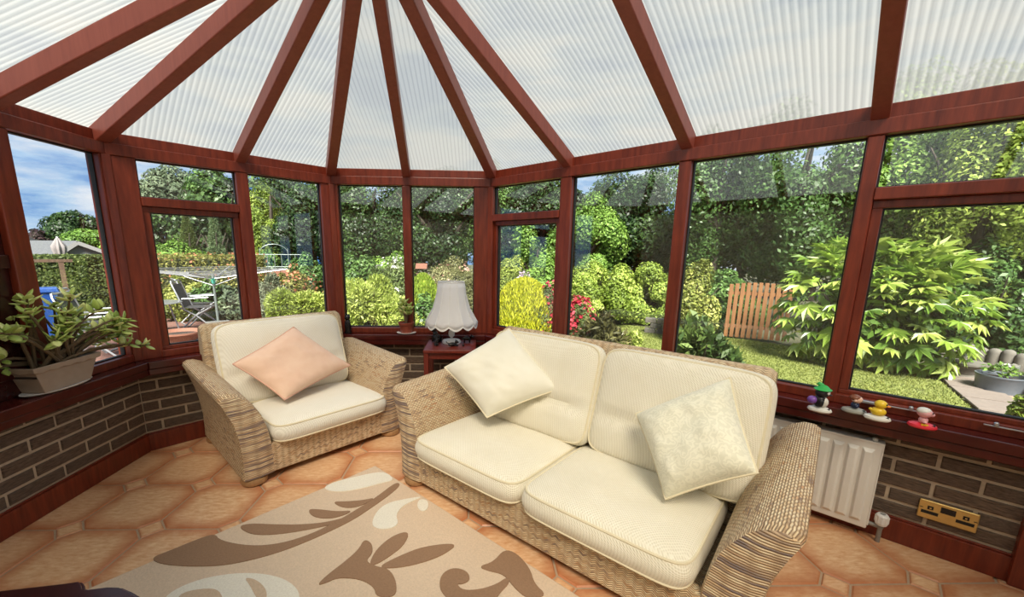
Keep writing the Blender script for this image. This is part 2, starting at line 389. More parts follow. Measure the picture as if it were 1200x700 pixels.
PLANTS = [
    ('garden_tree', 'dark', -21.04, 21.38, 0.82, 3.26, 1.1, 'round-topped dark green tree rising above the grey garage roof', 'tree'),
    ('garden_tree', 'bright', -16.61, 17.32, 0.92, 2.18, 1.01, 'bright green spreading tree just behind the grey garage roof', 'tree'),
    ('garden_tree', 'purple', -21.55, 19.4, 1.03, 2.05, 0.6, 'small purple-leaved tree at the far left behind the dark house roof', 'tree'),
    ('clipped_hedge', 'hedge', -8.16, 8.11, 0.25, 1.13, 0.53, 'dense olive green hedge in front of the grey garage', 'hedge'),
    ('garden_tree', 'greygreen', -14.65, 19.01, 2.37, 4.81, 1.12, 'hazy grey-green tree at the top left of the fanlight', 'tree'),
    ('garden_tree', 'mid', -9.28, 14.24, 1.04, 4.12, 0.82, 'layered mid green tree behind the rotary washing line', 'tree'),
    ('garden_tree', 'dark', -11.72, 14.95, 1.46, 2.71, 0.52, 'dark green tree seen left of the small pines', 'tree'),
    ('small_pine', 'pine', -8.57, 11.7, 1.03, 2.2, 0.34, 'olive green small pine left of the paler pine', 'tree'),
    ('small_pine', 'palepine', -7.49, 11.23, 1.05, 2.22, 0.27, 'pale blue-green small pine above the rotary washing line', 'tree'),
    ('garden_shrub', 'bright', -7.54, 9.97, 0.99, 1.53, 0.57, 'bright lime green shrub behind the clipped low hedge', 'shrub'),
    ('clipped_hedge', 'rusty', -6.77, 9.42, 0.7, 1.14, 0.81, 'low hedge with reddish flowers behind the washing line', 'hedge'),
    ('garden_shrub', 'variegated', -6.48, 8.39, -0.2, 0.76, 0.36, 'loose yellowish shrub behind the folding chairs', 'shrub'),
    ('garden_shrub', 'mid', -5.98, 8.51, 0.22, 0.76, 0.29, 'dark green glossy shrub beside the washing line pole', 'shrub'),
    ('garden_shrub', 'greygreen', -5.51, 8.7, -0.2, 0.61, 0.3, 'pale grey-green shrub behind the concrete block', 'shrub'),
    ('garden_tree', 'lime', -7.01, 13.26, 1.19, 3.79, 0.68, 'yellow-green feathery conifer tree in the window behind the armchair', 'tree'),
    ('garden_tree', 'dark', -5.2, 11.91, 0.88, 3.55, 0.83, 'dark green conifer right of the yellow-green conifer', 'tree'),
    ('garden_shrub', 'mid', -5.91, 11.13, 0.71, 1.3, 0.63, 'mid green shrub behind the wire garden fence', 'shrub'),
    ('garden_shrub', 'rusty', -4.06, 8.26, 0.31, 0.97, 0.47, 'yellow and rust coloured shrub above the silver shrub', 'shrub'),
    ('garden_shrub', 'silver', -3.66, 6.66, 0.19, 0.86, 0.27, 'silver-grey shrub low in the window behind the armchair', 'shrub'),
    ('garden_shrub', 'gold', -2.83, 5.96, 0.1, 0.80, 0.42, 'golden ferny shrub low beside the back left corner post', 'shrub'),
    ('garden_shrub', 'mid', -4.52, 10.03, 0.69, 1.23, 0.38, 'deep green round shrub beside the left corner post', 'shrub'),
    ('garden_tree', 'dark', -3.71, 12.98, 0.97, 3.77, 1.05, 'tall dark broadleaf tree in the pane left of the lamp', 'tree'),
    ('garden_tree', 'dark', -1.58, 12.5, 1.01, 3.84, 1.13, 'tall dark broadleaf tree directly behind the lamp', 'tree'),
    ('garden_shrub', 'mid', -3.29, 10.08, 0.5, 1.28, 0.44, 'mid green rounded shrub left of the white-flowered shrub', 'shrub'),
    ('garden_shrub', 'bright', -2.87, 11.65, 0.79, 1.39, 0.52, 'bright green shrub low under the dark trees', 'shrub'),
    ('flowering_shrub', 'whiteflower', -2.19, 9.35, 0.57, 1.11, 0.53, 'shrub covered in white blossom behind the golden shrub', 'shrub'),
    ('garden_shrub', 'gold', -1.84, 6.13, -0.2, 1.02, 0.60, 'broad golden ferny shrub filling the pane behind the potted succulent', 'shrub'),
    ('dwarf_conifer', 'limeconifer', -1.2, 7.1, 0.24, 0.9, 0.24, 'small lime green conifer left of the lampshade', 'shrub'),
    ('garden_shrub', 'mid', -1.12, 6.5, -0.2, 0.66, 0.26, 'dark green low shrub behind the small potted succulent', 'shrub'),
    ('flowering_shrub', 'pinkish', -0.83, 8.76, 0.11, 1.13, 0.57, 'pale olive and pinkish shrub behind the white lampshade', 'shrub'),
    ('garden_tree', 'mid', 0.22, 12.8, 1.18, 4.01, 0.67, 'mid green tree seen through the small fanlight', 'tree'),
    ('garden_tree', 'dark', 1.42, 12.12, 1.2, 3.8, 0.79, 'dark tree behind the right side of the small fanlight', 'tree'),
    ('garden_shrub', 'bright', 1.08, 10.14, 0.89, 1.99, 0.68, 'tall fresh green shrub above the golden dome conifer', 'shrub'),
    ('garden_shrub', 'olive', 0.46, 9.39, 0.34, 1.18, 0.39, 'round olive green shrub above left of the golden dome conifer', 'shrub'),
    ('garden_shrub', 'bright', 1.31, 8.9, 0.31, 1.14, 0.46, 'fresh green shrub above the red azalea', 'shrub'),
    ('flowering_shrub', 'lilacflower', 0.69, 8.17, 0.59, 0.96, 0.22, 'small lilac-white rhododendron bloom behind the dome conifer', 'shrub'),
    ('flowering_shrub', 'redflower', 1.07, 7.32, -0.2, 0.76, 0.26, 'red azalea beside the golden dome conifer', 'shrub'),
    ('flowering_shrub', 'redflower', 1.47, 6.74, -0.2, 0.61, 0.21, 'red azalea behind the brown rhododendron', 'shrub'),
    ('garden_tree', 'bright', 2.61, 11.2, 0.77, 2.67, 0.69, 'light green tree left in the second right-hand window', 'tree'),
    ('garden_tree', 'dark', 4.12, 11.8, 1.1, 3.77, 1.12, 'dark conifer-like tree right in the second right-hand window', 'tree'),
    ('garden_shrub', 'lime', 2.29, 8.7, -0.2, 1.25, 0.59, 'large light green shrub right of the second mullion', 'shrub'),
    ('garden_shrub', 'lime', 3.47, 8.95, -0.2, 1.04, 0.68, 'large yellow-green shrub left of the third mullion', 'shrub'),
    ('rhododendron_bush', 'rhodo', 1.34, 4.82, 0.17, 0.65, 0.3, 'brownish rhododendron right behind the sofa back', 'shrub'),
    ('garden_shrub', 'gold', 1.74, 4.9, 0.22, 0.37, 0.13, 'tiny golden ground plant behind the middle of the sofa', 'shrub'),
    ('garden_shrub', 'variegated', 3.42, 6.85, 0.28, 1.21, 0.36, 'rounded yellow-green variegated shrub left of the wooden fence', 'shrub'),
    ('laurel_bush', 'laurel', 2.22, 4.14, 0.2, 0.66, 0.34, 'dark glossy laurel bush close outside the right window', 'shrub'),
    ('garden_tree', 'mid', 4.97, 9.36, 0.71, 4.5, 0.75, 'sycamore with pale leaf edges left of the wooden fence', 'tree'),
    ('garden_tree', 'mid', 6.09, 8.43, 0.7, 4.3, 0.92, 'broad sycamore above the wooden fence', 'tree'),
    ('garden_tree', 'bright', 7.23, 7.75, 0.86, 4.35, 0.7, 'light green tree above the big-leaved fatsia', 'tree'),
    ('garden_tree', 'lime', 7.26, 6.28, 0.96, 3.95, 0.62, 'yellow-green tree at the far right of the garden', 'tree'),
    ('garden_shrub', 'mid', 7.34, 5.88, -0.2, 1.52, 0.46, 'dark green shrub behind the scalloped edging', 'shrub'),
    ('garden_shrub', 'lime', 3.58, 2.56, 0.11, 0.46, 0.07, 'small bright shrub at the right end of the gravel bed', 'shrub'),
]

# ------------------------------------------------------------------ the room: five glazed facets round a hub
PSI = 0.0325
FD = {'D': (-45, 2.5375), 'C': (0, 3.4763), 'B': (45, 3.3046), 'A': (90, 2.1568), 'E': (135, 0.58)}
FT, FN = {}, {}
for w, (a, d) in FD.items():
    a = PSI + radians(a); FT[w] = Vector((cos(a), sin(a), 0)); FN[w] = Vector((-sin(a), cos(a), 0))
def fp(w, t, o, z): p = FT[w] * t + FN[w] * (FD[w][1] - o); return Vector((p.x, p.y, z))
def corner(a, b, oa=0.0, ob=None):
    ob = oa if ob is None else ob
    n1, n2 = FN[a], FN[b]; d1, d2 = FD[a][1] - oa, FD[b][1] - ob; det = n1.x * n2.y - n1.y * n2.x
    return Vector(((d1 * n2.y - d2 * n1.y) / det, (n1.x * d2 - n2.x * d1) / det, 0))
HOUSE_T = 1.6
tl = {}
for a, b in ('EA', 'AB', 'BC', 'CD'):
    c = corner(a, b); tl.setdefault(a, {})['t1'] = c.dot(FT[a]); tl.setdefault(b, {})['t0'] = c.dot(FT[b])
tl['D']['t1'] = HOUSE_T; tl['E']['t0'] = -HOUSE_T
SIDE = {'D': 'right', 'C': 'back', 'B': 'back_left', 'A': 'left', 'E': 'near'}
DESC = {'D': 'long right-hand', 'C': 'back facet behind the lamp', 'B': 'back left facet behind the armchair', 'A': 'left facet beside the jade plant', 'E': 'near side behind the viewer'}
TAN = tan(radians(22.5))
def fprism(mb, w, t0, t1, o0, o1, z0, z1, m0=False, m1=False):
    q = [(t0 + (o1 * TAN if m0 else 0), o1), (t1 - (o1 * TAN if m1 else 0), o1), (t1 - (o0 * TAN if m1 else 0), o0), (t0 + (o0 * TAN if m0 else 0), o0)]
    poly = [tuple(fp(w, t, o, 0)[:2]) for t, o in q]
    return mb.prism(poly, z0, z1)
MIT = {'D': (True, False), 'C': (True, True), 'B': (True, True), 'A': (True, True), 'E': (False, True)}
TRIMN = [0]
def trim(): TRIMN[0] += 1; return 'trim_%d' % TRIMN[0]
def struct(o, label, cat): return tag(o, label, cat, kind='structure')

Z_SILL0, Z_SILL1, Z_GB, Z_GT, Z_HEAD, Z_EAVE, Z_HUB = 0.545, 0.61, 0.655, 1.813, 1.877, 1.945, 2.63
SILL_O, BRICK_O, BASE_O = 0.138, 0.018, 0.036

# floor: clay tiles with small square insets on a grout bed
inner = [fp('D', HOUSE_T, BRICK_O, 0)] + [corner(*k, BRICK_O) for k in ('CD', 'BC', 'AB', 'EA')] + [fp('E', -HOUSE_T, BRICK_O, 0)]
inner = [tuple(p[:2]) for p in inner]          # counter-clockwise
floor = MB().prism(inner, -0.06, -0.006).build('floor', M_GROUT)
struct(floor, 'floor of large terracotta octagon tiles with small square insets', 'floor')
def clip(poly, region):
    for i in range(len(region)):
        a, b = region[i], region[(i + 1) % len(region)]; out = []
        f = lambda p: (b[0] - a[0]) * (p[1] - a[1]) - (b[1] - a[1]) * (p[0] - a[0])
        for j in range(len(poly)):
            p, q = poly[j], poly[(j + 1) % len(poly)]; fp_, fq = f(p), f(q)
            if fp_ >= 0: out.append(p)
            if (fp_ >= 0) != (fq >= 0):
                k = fp_ / (fp_ - fq); out.append((p[0] + k * (q[0] - p[0]), p[1] + k * (q[1] - p[1])))
        poly = out
        if len(poly) < 3: return []
    return poly
def tile_mesh(poly, name, mat):
    n = len(poly); cx = sum(p[0] for p in poly) / n; cy = sum(p[1] for p in poly) / n
    ins = []
    for x, y in poly:
        l = math.hypot(x - cx, y - cy) or 1; k = max(0, 1 - 0.006 / l); ins.append((cx + (x - cx) * k, cy + (y - cy) * k))
    V = [(x, y, -0.0055) for x, y in poly] + [(x, y, 0.0) for x, y in ins]
    b = MB().add(V, [tuple(range(n, 2 * n))] + [(i, (i + 1) % n, n + (i + 1) % n, n + i) for i in range(n)])
    me = b.mesh(name); me.materials.append(mat); return me
ta = PSI; tU = Vector((cos(ta), sin(ta))); tV = Vector((-sin(ta), cos(ta)))
g = 0.0045; hh = TP / 2 - g; ck = 0.062            # half tile, corner cut
octp = [(-hh + ck, -hh), (hh - ck, -hh), (hh, -hh + ck), (hh, hh - ck), (hh - ck, hh), (-hh + ck, hh), (-hh, hh - ck), (-hh, -hh + ck)]
dd = ck - 0.002
dotp = [(0, -dd), (dd, 0), (0, dd), (-dd, 0)]
ME_OCT = tile_mesh(octp, 'tile', M_TILE); ME_DOT = tile_mesh(dotp, 'inset_tile', M_DOT)
dot0 = Vector((-1.978, 2.052))                     # one inset centre
w2l = lambda p, c: ((Vector(p) - c).dot(tU), (Vector(p) - c).dot(tV))
for i in range(-9, 14):
    for j in range(-12, 6):
        for kind, off in (('tile', 0.5), ('inset_tile', 0.0)):
            c = dot0 + tU * TP * (i + off) + tV * TP * (j + off)
            reg = [w2l(p, c) for p in inner]; poly = octp if off else dotp
            cl = clip(poly, reg)
            if not cl: continue
            area = abs(sum(cl[k][0] * cl[(k + 1) % len(cl)][1] - cl[(k + 1) % len(cl)][0] * cl[k][1] for k in range(len(cl)))) / 2
            if area < 0.0004: continue
            full = len(cl) == len(poly) and all(math.hypot(a[0] - b[0], a[1] - b[1]) < 1e-6 for a, b in zip(cl, poly))
            me = (ME_OCT if off else ME_DOT) if full else tile_mesh(cl, kind, M_TILE if off else M_DOT)
            link(kind, me, None, floor, loc=(c.x, c.y, 0), rz=ta)

# dwarf walls with single bricks
BP, CP, MJ = 0.2655, 0.0685, 0.0140
def brick_mesh():
    L, Hh, D, b = BP - MJ, CP - MJ, 0.03, 0.004
    V = [(x, 0, z) for x, z in ((-L/2, -Hh/2), (L/2, -Hh/2), (L/2, Hh/2), (-L/2, Hh/2))]
    V += [(x, -D + b, z) for x, z in ((-L/2, -Hh/2), (L/2, -Hh/2), (L/2, Hh/2), (-L/2, Hh/2))]
    V += [(x, -D, z) for x, z in ((-L/2+b, -Hh/2+b), (L/2-b, -Hh/2+b), (L/2-b, Hh/2-b), (-L/2+b, Hh/2-b))]
    Fc = [(3, 2, 1, 0)] + [(i, (i+1) % 4, 4+(i+1) % 4, 4+i) for i in range(4)] + [(4+i, 4+(i+1) % 4, 8+(i+1) % 4, 8+i) for i in range(4)] + [(8, 9, 10, 11)]
    me = MB().add(V, Fc).mesh('brick'); me.materials.append(M_BRICK); return me
ME_BRICK = brick_mesh()
phase = {'D': 0.315, 'A': 1.991, 'B': 0.35, 'C': -1.13, 'E': 0.1}
D_END = 0.585
for w in 'DCBAE':
    t0, t1 = tl[w]['t0'], tl[w]['t1']; m0, m1 = MIT[w]
    if w == 'E':            # solid house wall on the near side
        nw = fprism(MB(), w, t0, t1, BRICK_O, -0.12, -0.25, Z_GT, m0, m1).build('wall_near', M_PLASTER)
        struct(nw, 'plain cream wall on the near side behind the viewer', 'wall')
        hb = fprism(MB(), w, t0, t1, 0.055, -0.12, Z_GT, Z_EAVE - 0.006, m0, m1)
        struct(hb.build(trim(), M_FRAME, bevel=0.004), 'mahogany wall plate on the near side behind the viewer', 'wall plate')
        continue
    if w == 'D': t1 = D_END
    wl = fprism(MB(), w, t0, t1, BRICK_O - 0.003, -0.12, -0.25, 0.575, m0, m1 and w != 'D').build('wall_' + SIDE[w], M_MORTAR)
    struct(wl, 'dark brown rustic brick dwarf wall, ' + DESC[w], 'wall')
    rz = atan2(FT[w].y, FT[w].x)
    e0 = t0 + (BRICK_O * TAN if m0 else 0) + 0.004; e1 = t1 - (BRICK_O * TAN if m1 and w != 'D' else 0) - 0.004
    for r in range(7):
        zc = 0.124 + CP * (r - 0.5)
        j0 = phase[w] + (0 if r % 2 == 1 else BP / 2)           # a joint in this course
        k = math.floor((e0 - j0) / BP)
        while j0 + k * BP < e1:
            a = max(j0 + k * BP + MJ / 2, e0); b = min(j0 + (k + 1) * BP - MJ / 2, e1); k += 1
            if b - a < 0.02: continue
            o = link('brick', ME_BRICK, None, wl, loc=fp(w, (a + b) / 2, BRICK_O - 0.025 + random.uniform(-0.0015, 0.0015), zc), rz=rz)
            o.scale = ((b - a) / (BP - MJ), 1, 1 if zc + CP / 2 < 0.56 else 0.6)
    bb = fprism(MB(), w, t0, t1, BASE_O, BRICK_O, 0.0, 0.112, m0, m1 and w != 'D')
    fprism(bb, w, t0, t1, BASE_O - 0.008, BRICK_O, 0.112, 0.122, m0, m1 and w != 'D')
    struct(bb.build('baseboard_' + SIDE[w], M_FRAME, bevel=0.004), 'dark red wooden skirting board, ' + DESC[w], 'baseboard')
    s = fprism(MB(), w, t0, t1, SILL_O, -0.03, Z_SILL0 + 0.018, Z_SILL1, m0, m1 and w != 'D')
    fprism(s, w, t0, t1, SILL_O - 0.007, 0.0, Z_SILL0 - 0.022, Z_SILL0 + 0.018, m0, m1 and w != 'D')
    struct(s.build(trim(), M_SILL, bevel=0.006, seg=3), 'glossy mahogany window sill, ' + DESC[w], 'window sill')
    hb = fprism(MB(), w, t0, tl[w]['t1'], 0.055, -0.04, Z_GT, Z_HEAD, m0, m1)
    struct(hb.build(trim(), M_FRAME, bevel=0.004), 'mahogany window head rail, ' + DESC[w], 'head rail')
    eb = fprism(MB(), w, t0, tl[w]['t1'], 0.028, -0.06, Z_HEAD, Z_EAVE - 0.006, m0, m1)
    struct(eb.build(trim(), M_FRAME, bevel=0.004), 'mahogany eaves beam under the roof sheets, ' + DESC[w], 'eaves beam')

hw = MB()
pa, pb = fp('D', HOUSE_T + 0.1, -0.1, 0), fp('E', -HOUSE_T - 0.1, -0.1, 0); q = FT['D'] * 0.2
hw.prism([tuple(v[:2]) for v in (pa - q * 0.5, pa + q * 0.5, pb + q * 0.5, pb - q * 0.5)], -0.25, 2.75)
struct(hw.build('wall_house', M_PLASTER), 'cream rendered house wall closing the conservatory', 'wall')

# windows: (facet, glass from, glass to, opener, description)
def bar_f(mb, w, t0, t1, o0, o1, z0, z1): return fprism(mb, w, t0, t1, o0, o1, z0, z1)
WINS = [('A', 2.018, 2.462, 0, 'fixed pane with blue sky above the jade plant'),
        ('B', 0.405, 0.921, 1, 'opening window with fanlight looking onto the garden chairs'),
        ('B', 0.997, 1.507, 0, 'fixed pane behind the armchair back'),
        ('C', -1.134, -0.620, 0, 'fixed pane above the small potted succulent'),
        ('C', -0.556, -0.042, 0, 'fixed pane behind the white lamp'),
        ('D', -2.345, -1.692, 1, 'opening window with fanlight showing the golden dome conifer'),
        ('D', -1.602, -0.900, 0, 'fixed pane second along the right wall'),
        ('D', -0.832, -0.111, 0, 'wide fixed pane showing the wooden fence'),
        ('D', -0.056, 0.565, 1, 'opening window with fanlight nearest on the right wall')]
for i, (w, a, b, op, desc) in enumerate(WINS):
    win = thing('window_%d' % (i + 1), desc, 'window', fp(w, (a + b) / 2, 0, Z_GB), kind='structure')
    mi = Matrix.Translation(-win.location)
    def part(mb, name, mat, bevel=0.0):
        mb.v = [tuple(Vector(p) - win.location) for p in mb.v]
        return mb.build(name, mat, win, bevel=bevel)
    part(bar_f(MB(), w, a - 0.01, b + 0.01, 0.05, -0.035, Z_SILL1 + 0.0005, Z_GB), 'bottom_rail', M_FRAME, 0.004)
    GK = 0.007
    def pane(name, x0, x1, z0, z1, off=0.0):
        gk = MB()
        for q in ((x0, x1, z0, z0 + GK), (x0, x1, z1 - GK, z1), (x0, x0 + GK, z0 + GK, z1 - GK), (x1 - GK, x1, z0 + GK, z1 - GK)):
            fprism(gk, w, q[0], q[1], 0.012 + off, -0.012 + off, q[2], q[3])
        p = part(fprism(MB(), w, x0 + 0.003, x1 - 0.003, 0.003 + off, -0.003 + off, z0 + 0.003, z1 - 0.003), name, M_GLASS)
        part(gk, 'gasket', M_BLACK)
    if not op:
        pane('glass_pane', a, b, Z_GB, Z_GT)
    else:
        zt0, zt1 = 1.545, 1.597
        part(bar_f(MB(), w, a, b, 0.055, -0.03, zt0, zt1), 'transom', M_FRAME, 0.004)
        pane('fanlight_pane', a, b, zt1, Z_GT)
        sa = MB(); sw = 0.036
        for q in ((a, b, Z_GB, Z_GB + 0.022), (a, b, zt0 - 0.034, zt0), (a, a + sw, Z_GB + 0.022, zt0 - 0.034), (b - sw, b, Z_GB + 0.022, zt0 - 0.034)):
            fprism(sa, w, q[0], q[1], 0.024, -0.03, q[2], q[3])
        part(sa, 'sash', M_FRAME, 0.003)
        pane('glass_pane', a + sw, b - sw, Z_GB + 0.022, zt0 - 0.034, -0.004)

# solid dark panel closing the near half of the left facet
dk = fprism(MB(), 'A', tl['A']['t0'] + 0.06, 1.93, 0.02, -0.02, Z_SILL1 + 0.001, Z_GT)
for z in (0.70, 1.20, 1.70): fprism(dk, 'A', tl['A']['t0'] + 0.06, 1.93, 0.035, 0.02, z, z + 0.06)
struct(dk.build(trim(), M_DARKWOOD, bevel=0.004), 'dark wooden infill panel at the extreme left edge', 'panel')

# mullions and corner posts
MUL = [('A', 1.93, 2.018, 'mullion at the far left beside the jade plant'), ('B', 0.921, 0.997, 'mullion left of the armchair back'),
       ('C', -0.620, -0.556, 'slim mullion behind the small potted succulent'),
       ('D', -1.692, -1.602, 'mullion right of the golden dome conifer window'), ('D', -0.900, -0.832, 'mullion above the middle of the sofa'),
       ('D', -0.111, -0.056, 'mullion above the toy figures'), ('D', 0.565, 0.65, 'door post at the right end of the brick wall')]
for w, a, b, desc in MUL:
    z0 = 0.0 if 'door' in desc else Z_SILL1
    m = fprism(MB(), w, a, b, 0.05 if z0 else 0.06, -0.03, z0, Z_GT)
    struct(m.build(trim(), M_FRAME, bevel=0.006), 'mahogany ' + desc, 'mullion')
POSTS = [('E', 'A', tl['E']['t1'] - 0.04, tl['A']['t0'] + 0.10, 'corner post at the near left'),
         ('A', 'B', 2.462, 0.405, 'corner post left of the opening window with the garden chairs'),
         ('B', 'C', 1.507, -1.134, 'corner post behind the right side of the armchair'),
         ('C', 'D', -0.042, -2.345, 'corner post right of the white lamp')]
for a, b, t1, t0, desc in POSTS:
    c_in = corner(a, b, 0.045); c_out = corner(a, b, -0.03)
    poly = [fp(a, t1, -0.03, 0), c_out, fp(b, t0, -0.03, 0), fp(b, t0, 0.045, 0), c_in, fp(a, t1, 0.045, 0)]
    m = MB().prism([tuple(p[:2]) for p in poly][::-1], Z_SILL1, Z_GT)
    ctr = (Vector(c_in[:2]) - Vector((0, 0)));
    nn = (FN[a] + FN[b]).normalized(); tt = Vector((nn.y, -nn.x, 0)); base = corner(a, b, 0.045) - nn * 0.006
    pl = [base + tt * 0.022 - nn * 0.010, base - tt * 0.022 - nn * 0.010, base - tt * 0.03 + nn * 0.02, base + tt * 0.03 + nn * 0.02]
    m.prism([tuple(p[:2]) for p in pl], Z_SILL1, Z_GT)
    struct(m.build(trim(), M_FRAME, bevel=0.004), 'thick mahogany ' + desc, 'corner post')

# glazed door off to the right of the brick wall
dr = thing('door_1', 'half-glazed mahogany door beyond the right end of the brick wall', 'door', fp('D', 1.1, 0, 0), kind='structure')
def dpart(mb, name, mat, bevel=0.0):
    mb.v = [tuple(Vector(p) - dr.location) for p in mb.v]; return mb.build(name, mat, dr, bevel=bevel)
df = MB()
for q in ((0.66, 1.55, 0.0, 0.16), (0.66, 1.55, 0.70, 0.80), (0.66, 1.55, 1.70, 1.81), (0.66, 0.76, 0.16, 1.70), (1.45, 1.55, 0.16, 1.70)):
    fprism(df, 'D', q[0], q[1], 0.03, -0.03, q[2], q[3])
dpart(df, 'door_frame', M_FRAME)
dpart(fprism(MB(), 'D', 0.76, 1.45, 0.004, -0.004, 0.80, 1.70), 'glass_pane', M_GLASS)
dpart(fprism(MB(), 'D', 0.76, 1.45, 0.012, -0.012, 0.16, 0.70), 'lower_panel', M_FRAME)

# ------------------------------------------------------------------ roof: rafters and polycarbonate sheets
HUB = Vector((-0.496, 1.808, Z_HUB))
roof = thing('ceiling', 'pitched conservatory roof of ribbed translucent sheets on mahogany rafters', 'roof', (0, 0, 0), kind='structure')
ridge = FT['D']; hub_t = HUB.dot(ridge)
def eave(w, t): return fp(w, t, -0.03, Z_EAVE - 0.012)
def rafter(E_, H_, w=0.062, dep=0.085):
    E_, H_ = Vector(E_), Vector(H_); d = (H_ - E_).normalized(); a = d.cross(Vector((0, 0, 1))).normalized(); n = a.cross(d)
    V = []
    for p in (E_ - d * 0.02, H_):
        V += [p - a * w / 2, p + a * w / 2, p + a * w / 2 - n * dep, p - a * w / 2 - n * dep]
    mb = MB().add(V, [(0, 1, 2, 3), (7, 6, 5, 4), (0, 4, 5, 1), (1, 5, 6, 2), (2, 6, 7, 3), (3, 7, 4, 0)])
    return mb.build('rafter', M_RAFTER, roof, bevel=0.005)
def sheet(w, pts):
    pts = [Vector(p) for p in pts]; T = FT[w]; up = Vector((0, 0, 1))
    n = (pts[1] - pts[0]).cross(pts[2] - pts[0]).normalized()
    if n.z < 0: n = -n; pts = pts[::-1]
    S_ = n.cross(T); k = len(pts); V = [p + n * 0.002 for p in pts] + [p + n * 0.014 for p in pts]
    uvf = lambda p: (p.dot(T), p.dot(S_))
    Fc = [tuple(range(k - 1, -1, -1)), tuple(range(k, 2 * k))] + [(i, (i + 1) % k, k + (i + 1) % k, k + i) for i in range(k)]
    UV = [[uvf(V[i]) for i in f] for f in Fc]
    me = MB().add(V, Fc, UV).mesh('roof_sheet'); me.materials.append(M_POLY); me.materials.append(M_POLYTOP)
    for i, p in enumerate(me.polygons): p.material_index = 0 if i == 0 else 1
    return link('roof_sheet', me, None, roof)
RB = {'D': [tl['D']['t0'], -1.648, -0.866, -0.084, 0.62, 1.5], 'E': None}
fan = []
def run(w, ts, fanmode):
    for a, b in zip(ts[:-1], ts[1:]):
        sheet(w, [eave(w, a), eave(w, b), HUB])
# fan facets
for w in 'CBA':
    t0, t1 = tl[w]['t0'], tl[w]['t1']; run(w, [t0, (t0 + t1) / 2, t1], True)
    if w == 'A': rafter(eave(w, 1.974), HUB)
    elif w == 'B': rafter(eave(w, 0.959), HUB)
    else: rafter(eave(w, -0.588), HUB)
for a, b in ('EA', 'AB', 'BC', 'CD'):
    c = corner(a, b, -0.03); rafter((c.x, c.y, Z_EAVE - 0.012), HUB, 0.07)
# straight slopes either side of the ridge
rt = [hub_t, -0.866, -0.084, 0.62, HOUSE_T]
def ridge_at(t): return HUB + ridge * (t - hub_t)
sheet('D', [eave('D', tl['D']['t0']), eave('D', -1.648), HUB])
rafter(eave('D', -1.648), HUB)
ts = [-1.648, -0.866, -0.084, 0.62, HOUSE_T]
for i in range(4):
    a, b = ts[i], ts[i + 1]
    ra, rb = (HUB if i == 0 else ridge_at(a)), ridge_at(b)
    sheet('D', [eave('D', a), eave('D', b), rb, ra])
    rafter(eave('D', b if b < 1.5 else 1.55), ridge_at(b if b < 1.5 else 1.55))
    sheet('E', [eave('E', -a), eave('E', -b), rb, ra])
    rafter(eave('E', -(b if b < 1.5 else 1.55)), ridge_at(b if b < 1.5 else 1.55))
sheet('E', [eave('E', tl['E']['t1']), eave('E', 1.648), HUB]); rafter(eave('E', 1.648), HUB)
MB().bar(HUB - Vector((0, 0, 0.06)), ridge_at(HOUSE_T) - Vector((0, 0, 0.06)), 0.08, 0.12).build('ridge_beam', M_RAFTER, roof)
MB().lathe([(0.02, -0.16), (0.07, -0.15), (0.11, -0.12), (0.12, -0.06), (0.12, 0.03)], 16, tuple(HUB)).build('hub_boss', M_RAFTER, roof)

# ------------------------------------------------------------------ soft furnishings
def squircle(u, v, k):
    r = max(abs(u), abs(v))
    if r < 1e-6: return 0.0, 0.0
    a, b = abs(u) / r, abs(v) / r; s = 1.0 / (a ** k + b ** k) ** (1.0 / k); m = r ** 1.5
    s = 1 - m + m * s
    return u * s, v * s
def cushion(w, l, hs, crown, N=22, k=9.0, edge=0.10, crease=None, sag=0.0, seed=0):
    """box cushion lying in XY, side band half height hs, domed faces; returns MB and the two seam loops"""
    mb = MB(); loops = []
    us = [-cos(pi * i / N) * 0.5 + (2 * i / N - 1) * 0.5 for i in range(N + 1)]
    for sgn in (1, -1):
        P = []
        for u in us:
            row = []
            for v in us:
                x, y = squircle(u, v, k)
                r = max(abs(u), abs(v)); c = (1 - abs(u) ** 4) * (1 - abs(v) ** 4)
                z = hs + crown * c ** 0.5
                if crease is not None and sgn > 0: z -= crease[1] * math.exp(-((v - crease[0]) / 0.09) ** 2) * (1 - u ** 8)
                z += 0.006 * mnoise.noise(Vector((x * 2.5 + seed, y * 2.5, sgn))) * c
                row.append((x * w / 2, y * l / 2, sgn * z + sag * (x * x + y * y) * -0.5))
            P.append(row)
        mb.grid(P, flip=(sgn < 0))
        n = N; L = [P[i][0] for i in range(n)] + [P[n][j] for j in range(n)] + [P[i][n] for i in range(n, 0, -1)] + [P[0][j] for j in range(n, 0, -1)]
        loops.append(L)
    a, b = loops; n = len(a)
    rings = []; R = 6
    for q in range(R + 1):
        f = q / R; row = []
        for p, p2 in zip(a, b):
            bul = 0.018 * sin(pi * f); l_ = math.hypot(p[0], p[1])
            row.append((p[0] + (p2[0] - p[0]) * f + bul * p[0] / l_, p[1] + (p2[1] - p[1]) * f + bul * p[1] / l_, p[2] + (p2[2] - p[2]) * f))
        rings.append(row)
    V = [p for r in rings for p in r]
    mb.add(V, [(q * n + i, (q + 1) * n + i, (q + 1) * n + (i + 1) % n, q * n + (i + 1) % n) for q in range(R) for i in range(n)])
    return mb, loops
